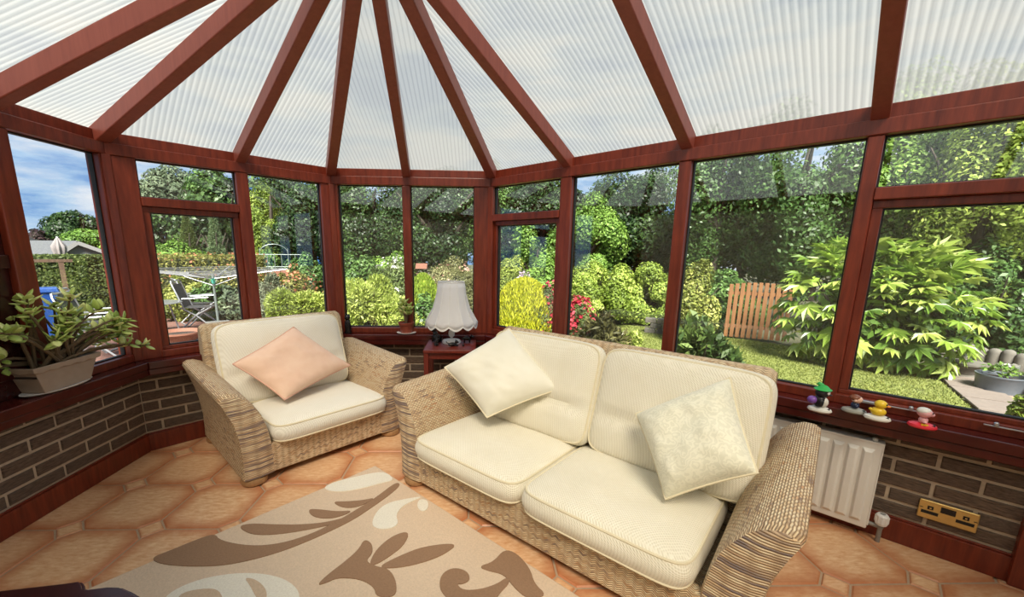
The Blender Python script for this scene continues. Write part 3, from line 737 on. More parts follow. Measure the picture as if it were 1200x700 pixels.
def put_cushion(name, parent, mat, dims, loc, rot, crease=None, seed=0):
    mb, loops = cushion(*dims, crease=crease, seed=seed)
    Mx = Matrix.Translation(loc) @ Matrix.Rotation(rot[2], 4, 'Z') @ Matrix.Rotation(rot[0], 4, 'X') @ Matrix.Rotation(rot[1], 4, 'Y')
    mb.v = [tuple(Mx @ Vector(p)) for p in mb.v]
    o = mb.build(name, mat, parent, smooth=True)
    pp = MB()
    for L in loops: pp.tube([Mx @ Vector(p) for p in L], 0.0055, 6, closed=True)
    pp.build('piping', M_PIPING, o, smooth=True); return o

ARM_PROF = [(0.0, 0.045), (0.0, 0.13), (0.004, 0.24), (0.020, 0.33), (0.042, 0.40), (0.072, 0.46), (0.106, 0.51), (0.140, 0.54), (0.180, 0.556),
            (0.215, 0.556), (0.236, 0.545), (0.240, 0.528), (0.226, 0.495), (0.205, 0.44), (0.186, 0.38), (0.170, 0.30), (0.160, 0.20), (0.160, 0.10), (0.162, 0.042)]
def wicker_arm(parent, half, side, depth, k=1.0):
    """rolled arm: cross-section swept front to back, closed front panel"""
    mb = MB(); prof = [(e * k, z) for e, z in ARM_PROF]
    arc = [0.0]
    for (a, b), (c, d) in zip(prof[:-1], prof[1:]): arc.append(arc[-1] + math.hypot(c - a, d - b))
    ys = [0.0, 0.012, 0.03] + [0.03 + (depth - 0.03) * i / 9 for i in range(1, 10)]
    ce, cz = 0.10 * k, 0.30; P, U = [], []
    for i, y in enumerate(ys):
        sh = (0.93, 0.985, 1.0)[i] if i < 3 else 1.0
        dz = 0.035 * (y / depth)
        row, ur = [], []
        for (e, z), s in zip(prof, arc):
            ee = ce + (e - ce) * sh; zz = z if z < 0.1 else cz + (z - cz) * (sh if z > 0.4 else 1)
            zz += dz * max(0, (z - 0.3) / 0.25)
            row.append((side * (half + ee), y, zz)); ur.append((y, s))
        P.append(row); U.append(ur)
    mb.grid(P, U, flip=(side > 0))
    # front panel, strip by strip between inner and outer edge
    n = len(prof) // 2; inn = P[0][:n + 1]; outr = P[0][n:][::-1]
    m = min(len(inn), len(outr)); G, GU = [], []
    for i in range(m):
        a, b = Vector(inn[i]), Vector(outr[i]); row, ur = [], []
        for j in range(5):
            p = a.lerp(b, j / 4); p.y -= 0.012 * sin(pi * j / 4); row.append(p); ur.append((p.x, p.z))
        G.append(row); GU.append(ur)
    bk = P[-1]; mb.add(bk, [tuple(range(len(bk)))])
    o = mb.build('arm', M_WICKER_ARM, parent, smooth=True)
    MB().grid(G, GU, flip=(side < 0)).build('arm_front', M_WICKER_FRONT, o, smooth=True)
    return o
def wicker_seat(name, label, cat, loc, rz, half_in, half_base, half_back, depth, seats, backs, k):
    t = thing(name, label, cat, loc, rz)
    fpan = MB().box(-half_in - 0.02, half_in + 0.02, 0.004, 0.05, 0.042, 0.215)
    fpan.build('front_panel', M_WICKER, t, bevel=0.008)
    MB().box(-half_in - 0.02, half_in + 0.02, 0.05, depth - 0.1, 0.06, 0.19).build('seat_deck', M_WICKER, t)
    for s in (-1, 1): wicker_arm(t, half_in, s, depth - 0.02, k)
    # raked back
    P, U = [], []
    sec = [(0.56, 0.20), (0.66, 0.45), (0.722, 0.67), (0.738, 0.78), (0.752, 0.806), (0.777, 0.816), (0.802, 0.808), (0.817, 0.785), (0.83, 0.60), (0.85, 0.30), (0.85, 0.042)]
    sec = [(y - 0.835 + depth, z) for y, z in sec]
    arc = [0.0]
    for (a, b), (c, d) in zip(sec[:-1], sec[1:]): arc.append(arc[-1] + math.hypot(c - a, d - b))
    xs = [-half_back, -half_back + 0.015] + [-half_back + 0.03 + (2 * half_back - 0.06) * i / 12 for i in range(13)] + [half_back - 0.015, half_back]
    mb = MB()
    for i, x in enumerate(xs):
        e = 0.03 if i in (0, len(xs) - 1) else 0.010 if i in (1, len(xs) - 2) else 0.0
        row, ur = [], []
        for (y, z), s in zip(sec, arc):
            row.append((x, y + (e if y < 0.70 - 0.835 + depth else 0) * 0.5, z - (e if z > 0.7 else 0) * 0.6)); ur.append((x, s))
        P.append(row); U.append(ur)
    mb.grid(P, U)
    for r in (P[0], P[-1]): mb.add(r, [tuple(range(len(r)))])
    mb.build('backrest', M_WICKER, t, smooth=True)
    for sx in (-1, 1):
        for y in (0.045, depth - 0.07):
            MB().lathe([(0.050, 0.0), (0.066, 0.007), (0.070, 0.022), (0.064, 0.036), (0.045, 0.043)], 18).build('foot', M_BUN, t, True, loc=(sx * (half_base - 0.045), y, 0))
    for i, (x0, x1) in enumerate(seats):
        put_cushion('seat_cushion', t, M_IVORY if len(seats) == 1 else M_CREAM, (x1 - x0 - 0.025, 0.63, 0.046, 0.034), ((x0 + x1) / 2, 0.27, 0.262), (radians(-1.5), 0, 0), seed=i * 3.1)
    for i, (x0, x1, tilt) in enumerate(backs):
        put_cushion('back_cushion', t, M_IVORY if len(seats) == 1 else M_CREAM, (x1 - x0 - 0.012, 0.525, 0.040, 0.046), ((x0 + x1) / 2, 0.575, 0.566), (radians(72), 0, radians(tilt)), crease=(-0.28, 0.030), seed=i * 5.3 + 1)
    return t

A_RZ = PSI + radians(45)
a_o = Vector((-1.313, 2.051, 0)) + FT['B'] * 0.462 
armchair = wicker_seat('wicker_armchair', 'woven wicker armchair with cream cushions and a pink pillow', 'armchair', a_o, A_RZ,
                       0.345, 0.49, 0.475, 0.86, [(-0.345, 0.40)], [(-0.44, 0.375, 0)], 1.0)
S_RZ = PSI + radians(-45) + radians(2.8)
sX = Vector((cos(S_RZ), sin(S_RZ), 0)); sY = Vector((-sin(S_RZ), cos(S_RZ), 0))
s_o = Vector((-0.414, 2.115, 0)) + sX * 0.775 - sY * 0.04
sofa = wicker_seat('wicker_sofa', 'two-seat woven wicker sofa with cream cushions in front of the right windows', 'sofa', s_o, S_RZ,
                   0.70, 0.83, 0.76, 0.87, [(-0.72, -0.012), (-0.012, 0.685)], [(-0.68, 0.035, 0), (0.04, 0.775, -3)], 1.0)

def throw_pillow(name, label, mat, pmat, frame, corners, thick, seed, N=30, pull=0.045):
    """corners: top, left, bottom, right in the frame (origin, X, Y)"""
    O, X, Y = frame; W = [O + X * c[0] + Y * c[1] + Vector((0, 0, c[2])) for c in corners]
    T_, L_, B_, R_ = W; ctr = (T_ + L_ + B_ + R_) / 4
    nrm = (L_ - R_).cross(T_ - B_).normalized()
    if nrm.dot(Vector((0, 0, CAM_H)) - ctr) < 0: nrm = -nrm
    mb = MB(); loop = None
    us = [-cos(pi * i / N) * 0.45 + (2 * i / N - 1) * 0.55 for i in range(N + 1)]
    for sgn in (1, -1):
        P = []
        for u in us:
            row = []
            for v in us:
                s, t = u * (1 - pull * (1 - v * v)), v * (1 - pull * (1 - u * u)); s, t = (s + 1) / 2, (t + 1) / 2
                p = T_ * (1 - s) * (1 - t) + L_ * s * (1 - t) + B_ * s * t + R_ * (1 - s) * t
                c = ((1 - u ** 4) * (1 - v ** 4)) ** 0.62
                wr = mnoise.noise(Vector((u * 1.6 + seed, v * 1.6, seed))) * 0.35 + (abs(mnoise.noise(Vector((u * 3.4 + v * 1.8 + seed, v * 2.2 - u, 3)))) - 0.2) * 0.45
                row.append(p + nrm * sgn * thick * c * (1 + 0.42 * wr))
            P.append(row)
        mb.grid(P, flip=(sgn > 0))
        if sgn > 0:
            n = N; loop = [P[i][0] for i in range(n)] + [P[n][j] for j in range(n)] + [P[i][n] for i in range(n, 0, -1)] + [P[0][j] for j in range(n, 0, -1)]
    th = thing(name, label, 'pillow', ctr)
    mb.v = [tuple(Vector(p) - ctr) for p in mb.v]
    c = mb.build('pillow_cover', mat, th, smooth=True)
    MB().tube([p - ctr for p in loop], 0.005, 6, closed=True).build('piping', pmat, th, smooth=True)
    return th
arm_fr = (Vector((-1.313, 2.051, 0)), FT['B'], FN['B'])
sof_fr = (Vector((-0.414, 2.115, 0)), sX, sY)
throw_pillow('throw_pillow', 'dusty pink throw pillow leaning in the armchair', M_PINK, M_PIPEPINK, arm_fr,
             [(0.475, 0.52, 0.773), (0.056, 0.38, 0.618), (0.267, 0.20, 0.385), (0.792, 0.36, 0.47)], 0.075, 1.3)
throw_pillow('throw_pillow', 'plain crumpled cream pillow at the left end of the sofa', M_SATIN, M_PIPING, sof_fr,
             [(0.209, 0.56, 0.849), (-0.019, 0.24, 0.626), (0.334, 0.22, 0.420), (0.628, 0.48, 0.585)], 0.085, 4.7)
throw_pillow('throw_pillow', 'pale damask patterned pillow at the right end of the sofa', M_DAMASK, M_PIPING, sof_fr,
             [(1.401, 0.50, 0.81), (1.081, 0.36, 0.606), (1.291, 0.17, 0.375), (1.56, 0.24, 0.56)], 0.095, 8.1)

# ------------------------------------------------------------------ rug with carved leaf motifs
RA = PSI + radians(-45) + radians(1.2)
rug = thing('area_rug', 'beige rug with brown and cream leaf scrolls on the tiles', 'rug', (-0.697, 2.267, 0), RA)
MB().prism([(0, 0), (2.0, 0), (2.0, -1.5), (0, -1.5)], 0.001, 0.013).build('rug_pile', M_RUG, rug, bevel=0.005)
def smooth_poly(p, it=2):
    for _ in range(it):
        q = []
        for a, b in zip(p, p[1:] + p[:1]):
            q += [(a[0] * .75 + b[0] * .25, a[1] * .75 + b[1] * .25), (a[0] * .25 + b[0] * .75, a[1] * .25 + b[1] * .75)]
        p = q
    return p
for k, mt, z in (('cream', M_RUGCREAM, 0.0160), ('dark', M_RUGDARK, 0.0165), ('tan', M_RUGTAN, 0.0175)):
    for zi, poly in enumerate(RUG_SHAPES[k]):
        MB().prism(smooth_poly(poly), 0.010, z + 0.00012 * zi).build('leaf_motif' if k != 'tan' else 'inner_motif', mt, rug)

# ------------------------------------------------------------------ dark table at the very front left
ct = thing('coffee_table', 'dark polished table corner with a shaped edge at the bottom left', 'table', (-1.25, 0.60, 0))
edge = [(-1.60, 0.80), (-1.40, 0.846), (-1.228, 0.871), (-1.083, 0.898), (-1.055, 0.905), (-1.036, 0.893), (-1.024, 0.882), (-1.005, 0.880), (-0.965, 0.888), (-0.935, 0.888), (-0.90, 0.876), (-0.865, 0.861), (-0.84, 0.83), (-0.83, 0.78), (-0.83, 0.42), (-1.60, 0.76)]
edge = [(x + 1.25, y - 0.60) for x, y in edge]
shr = lambda k: [(x * k, y * k) for x, y in edge]
tb = MB().prism(edge, 0.428, 0.446); tb.prism(shr(0.985), 0.446, 0.452); tb.prism(shr(0.97), 0.410, 0.428)
tb.build('table_top', M_DARKWOOD, ct, bevel=0.004, seg=3)
for x, y in ((-0.28, 0.16), (0.33, 0.16), (-0.28, -0.2), (0.33, -0.2)):
    MB().lathe([(0.018, 0), (0.024, 0.02), (0.018, 0.08), (0.026, 0.25), (0.032, 0.40), (0.034, 0.41)], 14).build('leg', M_DARKWOOD, ct, True, loc=(x, y, 0))

# ------------------------------------------------------------------ side table, lamp and ornaments
st = thing('side_table', 'small red mahogany side table under the lamp', 'table', (-0.315, 3.10, 0), PSI)
MB().box(-0.195, 0.195, -0.175, 0.195, 0.555, 0.58).build('table_top', M_TABLE, st, bevel=0.005)
MB().box(-0.165, 0.165, -0.15, 0.17, 0.505, 0.555).build('apron', M_TABLE, st)
MB().box(-0.165, 0.165, -0.15, 0.17, 0.20, 0.215).build('shelf', M_TABLE, st)
for sx in (-1, 1):
    for sy in (-0.150, 0.170): MB().box(sx * 0.175 - 0.018, sx * 0.175 + 0.018, sy - 0.018, sy + 0.018, 0, 0.555).build('leg', M_TABLE, st, bevel=0.003)

def lampshade_mesh(nseg=12, per=8):
    n = nseg * per; prof = [(0.102, 0.315), (0.108, 0.27), (0.116, 0.22), (0.128, 0.165), (0.146, 0.11), (0.170, 0.06), (0.196, 0.022), (0.208, 0.0)]
    P = []; 
    for r, z in prof:
        row = []
        for k in range(n + 1):
            a = 2 * pi * k / n; ph = (k % per) / per; sc = sin(pi * ph)
            dip = 1 - z / 0.315
            row.append(((r - 0.005 * sc * dip) * cos(a), (r - 0.005 * sc * dip) * sin(a), z - 0.028 * sc * dip ** 6))
        P.append(row)
    return P, n
lamp = thing('table_lamp', 'white scalloped fabric lampshade lamp with glass stem on the side table', 'lamp', (-0.318, 3.185, 0.58))
P, n = lampshade_mesh()
t_ = NT('white_lampshade_fabric'); t_.surf(t_.n('MixShader', _0=0.5, _1=t_.n('BsdfDiffuse', Color=(0.95, 0.95, 0.96)), _2=t_.n('BsdfTranslucent', Color=(0.95, 0.95, 0.95))))
Pz = [[(x, y, z + 0.172) for x, y, z in r] for r in P]
shade = MB().grid(Pz).build('lamp_shade', MATS['white_lampshade_fabric'], lamp, smooth=True)
sm = shade.modifiers.new('thick', 'SOLIDIFY'); sm.thickness = 0.002
fr = MB()
low = Pz[-1]; fr.grid([low, [(x * 1.005, y * 1.005, z - 0.018) for x, y, z in low]])
fr.build('fringe', M_WHITEP, shade)
rb = MB(); rb.tube([(0.103 * cos(2*pi*k/32), 0.103 * sin(2*pi*k/32), 0.487) for k in range(32)], 0.004, 6, closed=True)
for k in range(12):
    rb.tube([(r * 1.004 * cos(2*pi*k/12), r * 1.004 * sin(2*pi*k/12), z + 0.172) for r, z in [(0.102, 0.315), (0.116, 0.22), (0.146, 0.11), (0.196, 0.022), (0.208, 0.0)]], 0.0022, 5)
rb.build('seam', M_WHITEP, shade, smooth=True)
MB().lathe([(0.0, 0.0), (0.074, 0.0), (0.076, 0.01), (0.07, 0.022), (0.03, 0.028), (0.012, 0.034)], 24).build('base', M_WHITEP, lamp, True)
M_LGLASS = simple('frosted_glass', (0.70, 0.72, 0.72), 0.15, 0, 0.05)
MB().lathe([(0.008, 0.03), (0.010, 0.045), (0.022, 0.055), (0.026, 0.075), (0.022, 0.098), (0.009, 0.108), (0.008, 0.13), (0.02, 0.14), (0.026, 0.155), (0.024, 0.175), (0.010, 0.19), (0.009, 0.30)], 18).build('stem', M_LGLASS, lamp, True)
MB().tube([(0, 0.05, 0.015), (0.05, 0.115, -0.02), (0.06, 0.13, -0.2), (0.02, -0.02, -0.36)], 0.003, 6).build('cord', M_WHITEP, lamp)
ad = thing('plug_adaptor', 'white plug adaptor lying on the shelf under the side table', 'adaptor', (-0.29, 3.07, 0.215), 0.4)
MB().box(-0.06, 0.06, -0.03, 0.03, 0.0, 0.035).build('body', M_WHITEP, ad, bevel=0.008)
MB().box(-0.035, 0.035, -0.02, 0.02, 0.033, 0.042).build('plug', M_WHITEP, ad, bevel=0.004)

def animal(name, label, loc, rz, s, pose):
    a = thing(name, label, 'figurine', loc, rz, 'black animal figurines on the side table')
    b = MB()
    if pose == 'sit':
        b.ball((0, 0, 0.030), (0.030, 0.024, 0.030)); b.ball((0.014, 0, 0.055), (0.018, 0.018, 0.024))
        for sy in (-1, 1): b.tube([(0.022, sy * 0.012, 0.045), (0.028, sy * 0.013, 0.004)], 0.007, 8); b.ball((-0.01, sy * 0.02, 0.012), (0.02, 0.011, 0.012))
        h = (0.026, 0, 0.082)
    elif pose == 'lie':
        b.ball((0, 0, 0.020), (0.045, 0.022, 0.020)); h = (0.045, 0, 0.040)
        for sy in (-1, 1): b.tube([(0.02, sy * 0.016, 0.008), (0.055, sy * 0.014, 0.006)], 0.007, 8)
    else:
        b.ball((0, 0, 0.042), (0.042, 0.020, 0.020)); h = (0.050, 0, 0.060)
        for sx in (-0.026, 0.026):
            for sy in (-1, 1): b.tube([(sx, sy * 0.011, 0.04), (sx, sy * 0.012, 0.0)], [0.009, 0.007], 8)
    b.tube([(-0.035, 0, 0.03), (-0.055, 0.008, 0.04), (-0.058, 0.012, 0.055)], [0.006, 0.004, 0.003], 6)
    b.v = [tuple(c * s for c in p) for p in b.v]; b.build('body', M_GLOSSBLACK, a, True)
    hd = MB(); hd.ball(h, (0.018, 0.016, 0.016)); hd.ball((h[0] + 0.014, 0, h[2] - 0.005), (0.010, 0.008, 0.007))
    hd.v = [tuple(c * s for c in p) for p in hd.v]; ho = hd.build('head', M_GLOSSBLACK, a, True)
    er = MB()
    for sy in (-1, 1): er.tube([(h[0] - 0.004, sy * 0.010, h[2] + 0.010), (h[0] - 0.006, sy * 0.013, h[2] + 0.026)], [0.006, 0.001], 6)
    er.v = [tuple(c * s for c in p) for p in er.v]; er.build('ears', M_GLOSSBLACK, ho, True)
    return a
animal('animal_figurine', 'black seated animal figurine, tallest on the side table, left of the lamp', (-0.438, 3.20, 0.58), 2.6, 1.15, 'sit')
animal('animal_figurine', 'tiny black animal figurine at the front left of the side table', (-0.425, 3.07, 0.58), -1.2, 0.62, 'sit')
animal('animal_figurine', 'black lying animal figurine in front of the lamp base', (-0.300, 3.055, 0.58), 0.5, 0.8, 'lie')
animal('animal_figurine', 'black standing animal figurine right of the lamp base', (-0.195, 3.20, 0.58), 0.1, 0.8, 'stand')
MB_c = MB().lathe([(0.008, 0), (0.010, 0.004), (0.009, 0.012), (0.0, 0.016)], 12).build('pebble_ornament', M_GLOSSBLACK, None, True, loc=(-0.215, 3.06, 0.58))
tag(MB_c, 'tiny black button-like ornament at the front right of the side table', 'ornament')
bo = thing('sill_figurine', 'slim black cat-like figurine on the sill behind the armchair back', 'figurine', fp('C', -1.10, 0.075, Z_SILL1))
MB().lathe([(0.026, 0), (0.03, 0.01), (0.024, 0.03), (0.028, 0.06), (0.022, 0.10), (0.014, 0.12)], 14).build('body', M_GLOSSBLACK, bo, True)
hb_ = MB(); hb_.ball((0, -0.004, 0.135), 0.024)
for sx in (-1, 1): hb_.tube([(sx * 0.012, 0, 0.15), (sx * 0.016, 0, 0.172)], [0.008, 0.001], 6)
hb_.build('head', M_GLOSSBLACK, bo, True)

# ------------------------------------------------------------------ pots on the sills
M_TERRA = simple('terracotta_plastic', (0.30, 0.065, 0.035), 0.5, 0, 0.08)
M_TAUPE = simple('taupe_plastic', (0.36, 0.28, 0.22), 0.55, 0, 0.08)
M_SOIL = simple('potting_soil', (0.035, 0.024, 0.017), 0.95, 0, 0.3, 80, 0.5)
def leaf_succulent(name, L, W, T, mat):
    b = MB(); n, m = 6, 5; V = [(0, 0, 0)]
    for i in range(1, m):
        s = i / m; r = (sin(pi * min(1, s ** 0.8)) ** 0.8)
        for k in range(n):
            a = 2 * pi * k / n; V.append((L * s, W / 2 * r * cos(a), T / 2 * r * sin(a) + 0.10 * L * s * s))
    V.append((L, 0, 0.10 * L)); Fc = [(0, 1 + (k + 1) % n, 1 + k) for k in range(n)]
    for i in range(m - 2):
        for k in range(n): Fc.append((1 + i*n + k, 1 + i*n + (k+1) % n, 1 + (i+1)*n + (k+1) % n, 1 + (i+1)*n + k))
    Fc += [(1 + (m-2)*n + k, 1 + (m-2)*n + (k+1) % n, len(V) - 1) for k in range(n)]
    me = b.add(V, Fc).mesh(name); me.materials.append(mat); me.shade_smooth(); return me
def m_jade():
    t = NT('jade_leaf'); r = t.n('ObjectInfo').outputs['Random']
    col = t.ramp(r, (0.0, (0.24, 0.36, 0.07)), (0.5, (0.50, 0.64, 0.17)), (1.0, (0.78, 0.84, 0.36)))
    t.pbr(col, 0.32); return t.m
M_JADE = m_jade()
M_JSTEM = simple('jade_stem', (0.16, 0.11, 0.06), 0.8, 0, 0.2, 60, 0.4)
ME_JL = [leaf_succulent('leaf', L, W, 0.011, M_JADE) for L, W in ((0.066, 0.044), (0.057, 0.038), (0.047, 0.030))]
def place_leaf(me, parent, p, d, up):
    d = Vector(d).normalized(); y = Vector(up).cross(d)
    y = y.normalized() if y.length > 1e-4 else d.orthogonal().normalized(); z = d.cross(y)
    o = bpy.data.objects.new('leaf', me); COL.objects.link(o); o.parent = parent
    o.matrix_local = Matrix.Translation(p) @ Matrix((d, y, z)).transposed().to_4x4(); return o

pc = fp('A', 1.99, 0.070, Z_SILL1)
jade = thing('jade_plant', 'large bushy jade plant with glossy leaves in a taupe scalloped planter', 'plant', pc, PSI + radians(90))
def rect_ring(w, d, z, n=10, wob=0.0):
    pts = []
    for k in range(n): pts.append((-w + 2*w*k/n, -d, z + wob * cos(pi * k)))
    for k in range(n // 2): pts.append((w, -d + 2*d*k/(n//2), z + wob * cos(pi * k)))
    for k in range(n): pts.append((w - 2*w*k/n, d, z + wob * cos(pi * k)))
    for k in range(n // 2): pts.append((-w, d - 2*d*k/(n//2), z + wob * cos(pi * k)))
    return pts
rings = [rect_ring(0.115, 0.055, 0.010), rect_ring(0.150, 0.068, 0.115), rect_ring(0.165, 0.078, 0.118, wob=0.004), rect_ring(0.170, 0.082, 0.145, wob=0.0), rect_ring(0.155, 0.070, 0.143), rect_ring(0.14, 0.06, 0.11)]
pb_ = MB(); V = [p for r in rings for p in r]; n = len(rings[0])
pb_.add(V, [tuple(range(n - 1, -1, -1))] + [(i*n + k, i*n + (k+1) % n, (i+1)*n + (k+1) % n, (i+1)*n + k) for i in range(len(rings)-1) for k in range(n)])
pb_.build('planter', M_TAUPE, jade, bevel=0.003)
MB().prism([(-0.145, -0.063), (0.145, -0.063), (0.145, 0.063), (-0.145, 0.063)], 0.09, 0.125).build('soil', M_SOIL, jade)
MB().lathe([(0.0, 0.001), (0.10, 0.001), (0.145, 0.006), (0.155, 0.012), (0.148, 0.013), (0.10, 0.008)], 32, sx=1.05, sy=0.50).build('saucer', M_WHITEP, jade, True)
jr = random.Random(5); stems = MB(); tips = []
for k in range(40):
    x0 = jr.uniform(-0.09, 0.09); y0 = jr.uniform(-0.03, 0.03)
    # spread wide along the sill and towards the room, low arching branches at both ends
    tx = jr.uniform(-0.33, 0.42); ty = jr.uniform(-0.17, 0.08); h = 0.44 - 0.66 * max(0, abs(tx) - 0.08) + jr.uniform(-0.20, 0.03)
    h = max(h, 0.10)
    a = Vector((x0, y0, 0.11)); c = Vector((tx, ty, h + 0.02)); b = a.lerp(c, 0.5) + Vector((0, 0, 0.06 + 0.05 * abs(tx)))
    pts = [a * (1-s)**2 + b * 2*s*(1-s) + c * s*s for s in (0, .25, .5, .75, 1)]
    stems.tube(pts, [0.009, 0.008, 0.007, 0.005, 0.004], 6); tips.append((c, (pts[-1] - pts[-2]).normalized()))
    if k % 2 == 0: tips.append((pts[3], (pts[3] - pts[2]).normalized()))
stems.build('stem', M_JSTEM, jade, True)
for c, d in tips:
    for q in range(5 if jr.random() < 0.7 else 6):
        an = q * 2.4 + jr.uniform(-.3, .3); s1 = d.orthogonal().normalized(); s2 = d.cross(s1)
        lay = 0.35 + 0.5 * (q / 6)
        dirv = (s1 * cos(an) + s2 * sin(an)) * (1.1 - lay * 0.5) + d * lay * 0.5 + Vector((0, 0, 0.25))
        place_leaf(ME_JL[jr.randrange(3)], jade, c - d * 0.008 * (6 - q), dirv, (0, 0, 1))

pp = thing('potted_succulent', 'small green succulent in a terracotta pot on a white saucer', 'plant', fp('C', -0.612, 0.070, Z_SILL1))
MB().lathe([(0.0, 0.0), (0.05, 0.0), (0.078, 0.006), (0.082, 0.012), (0.075, 0.013), (0.05, 0.008)], 28, sy=0.8).build('saucer', M_WHITEP, pp, True)
MB().lathe([(0.0, 0.009), (0.046, 0.009), (0.058, 0.075), (0.064, 0.078), (0.066, 0.098), (0.060, 0.099), (0.056, 0.085)], 26).build('pot', M_TERRA, pp, True)
MB().lathe([(0.0, 0.083), (0.057, 0.083), (0.04, 0.090)], 20).build('soil', M_SOIL, pp)
stm = MB(); tp2 = []
for k in range(7):
    a = k * 0.9; c = Vector((0.035 * cos(a), 0.03 * sin(a), 0.20 + 0.03 * (k % 3)))
    stm.tube([(0, 0, 0.085), (c.x * 0.4, c.y * 0.4, 0.15), tuple(c)], [0.007, 0.006, 0.004], 6); tp2.append(c); tp2.append(c * 0.75 + Vector((0, 0, 0.01)))
stm.build('stem', M_JSTEM, pp, True)
for c in tp2:
    for q in range(5):
        a = q * 2.4 + c.x * 40; place_leaf(ME_JL[1 + q % 2], pp, c, (cos(a), sin(a), 0.9), (0, 0, 1))

# ------------------------------------------------------------------ solar toys on the right sill
def pcol(n, c, r=0.35): return simple('toy_' + n, c, r, 0, 0.03)
T_WHITE = pcol('white', (0.75, 0.74, 0.68)); T_GREY = pcol('grey', (0.34, 0.34, 0.30)); T_RED = pcol('red', (0.75, 0.03, 0.05)); T_YEL = pcol('yellow', (0.85, 0.58, 0.03))
T_PINK = pcol('pink', (0.82, 0.42, 0.44)); T_GREEN = pcol('green', (0.03, 0.42, 0.08)); T_PURP = pcol('purple', (0.22, 0.09, 0.42)); T_BLK = pcol('black', (0.012, 0.012, 0.014)); T_BRN = pcol('brown', (0.22, 0.075, 0.035)); T_SKIN = pcol('skin', (0.78, 0.50, 0.38)); T_NAVY = pcol('navy', (0.02, 0.03, 0.08)); T_ORG = pcol('orange', (0.85, 0.25, 0.02)); T_PANEL = pcol('solar_panel', (0.02, 0.025, 0.03), 0.2)
def toy(name, label, x, y, basemat, rz=-0.75):
    t = thing(name, label, 'toy', (x, y, Z_SILL1), rz, 'solar bobbing toys on the right sill')
    MB().lathe([(0.0, 0.0), (0.040, 0.0), (0.045, 0.006), (0.042, 0.014), (0.028, 0.020), (0.0, 0.021)], 24, sy=0.72).build('base', basemat, t, True)
    MB().box(0.012, 0.036, -0.014, 0.014, 0.0150, 0.0185).build('solar_panel', T_PANEL, t)
    return t
def blob(t, name, mat, *balls):
    b = MB()
    for c, r in balls: b.ball(c, r)
    return b.build(name, mat, t, True)
t1_ = toy('penguin_toy', 'black and white penguin toy in a green hat on a white base', 1.497, 1.745, T_WHITE)
blob(t1_, 'body', T_BLK, ((-0.004, 0, 0.047), (0.025, 0.024, 0.030)), ((0.002, -0.028, 0.045), (0.010, 0.007, 0.018)), ((0.002, 0.028, 0.045), (0.010, 0.007, 0.018)))
blob(t1_, 'belly', T_WHITE, ((0.010, 0, 0.044), (0.018, 0.018, 0.024)))
blob(t1_, 'bag', T_PURP, ((-0.030, -0.012, 0.050), (0.020, 0.018, 0.018)))
hd = blob(t1_, 'head', T_BLK, ((0, 0, 0.086), (0.027, 0.027, 0.022)), ((0.028, 0, 0.082), (0.008, 0.005, 0.004)))
blob(hd, 'eyes', T_WHITE, ((0.020, 0.010, 0.090), (0.008, 0.007, 0.008)), ((0.020, -0.010, 0.090), (0.008, 0.007, 0.008)))
b = MB().lathe([(0.030, 0.100), (0.034, 0.104), (0.026, 0.109), (0.020, 0.116), (0.012, 0.122), (0.0, 0.124)], 18); b.tube([(-0.005, 0, 0.118), (-0.018, 0, 0.128), (-0.026, 0, 0.122)], [0.012, 0.008, 0.002], 8)
b.build('hat', T_GREEN, t1_, True)
t2_ = toy('boy_toy', 'small boy-like toy with brown hair and navy jacket on a grey base', 1.645, 1.735, T_GREY)
blob(t2_, 'body', T_NAVY, ((0, 0, 0.034), (0.016, 0.018, 0.016)), ((0.006, -0.020, 0.034), (0.008, 0.007, 0.008)), ((0.006, 0.020, 0.034), (0.008, 0.007, 0.008)))
hd = blob(t2_, 'head', T_SKIN, ((0.004, 0, 0.062), (0.020, 0.022, 0.017)), ((0.0, -0.023, 0.060), (0.006, 0.005, 0.006)), ((0.0, 0.023, 0.060), (0.006, 0.005, 0.006)))
blob(hd, 'hair', T_BRN, ((-0.003, 0, 0.069), (0.021, 0.024, 0.014)))
t3_ = toy('duck_toy', 'plain yellow duck toy on a white base', 1.675, 1.655, T_WHITE)
blob(t3_, 'body', T_YEL, ((0, 0, 0.037), (0.026, 0.024, 0.020)), ((-0.024, 0, 0.042), (0.008, 0.010, 0.006)))
hd = blob(t3_, 'head', T_YEL, ((0.004, 0, 0.070), (0.022, 0.021, 0.018)))
blob(hd, 'beak', T_ORG, ((0.027, 0, 0.066), (0.009, 0.009, 0.004)))
blob(hd, 'eyes', T_BLK, ((0.022, 0.011, 0.074), (0.003, 0.003, 0.004)), ((0.022, -0.011, 0.074), (0.003, 0.003, 0.004)))
t4_ = toy('pink_toy', 'pink round-headed toy on a bright red base', 1.790, 1.578, T_RED)
blob(t4_, 'body', T_PINK, ((0, 0, 0.032), (0.015, 0.016, 0.016)), ((0.004, -0.022, 0.030), (0.008, 0.008, 0.005)), ((0.004, 0.022, 0.030), (0.008, 0.008, 0.005)))
hd = blob(t4_, 'head', T_PINK, ((0, 0, 0.064), (0.024, 0.025, 0.020)), ((0.022, 0, 0.060), (0.008, 0.010, 0.008)))
blob(hd, 'cap', T_WHITE, ((-0.003, 0, 0.071), (0.023, 0.024, 0.015)))
blob(hd, 'eyes', T_BLK, ((0.022, 0.010, 0.068), (0.003, 0.003, 0.003)), ((0.022, -0.010, 0.068), (0.003, 0.003, 0.003)))
sp = MB(); star = [(0.012 * (1 if k % 2 == 0 else .45) * cos(pi * k / 5), 0.012 * (1 if k % 2 == 0 else .45) * sin(pi * k / 5)) for k in range(10)]
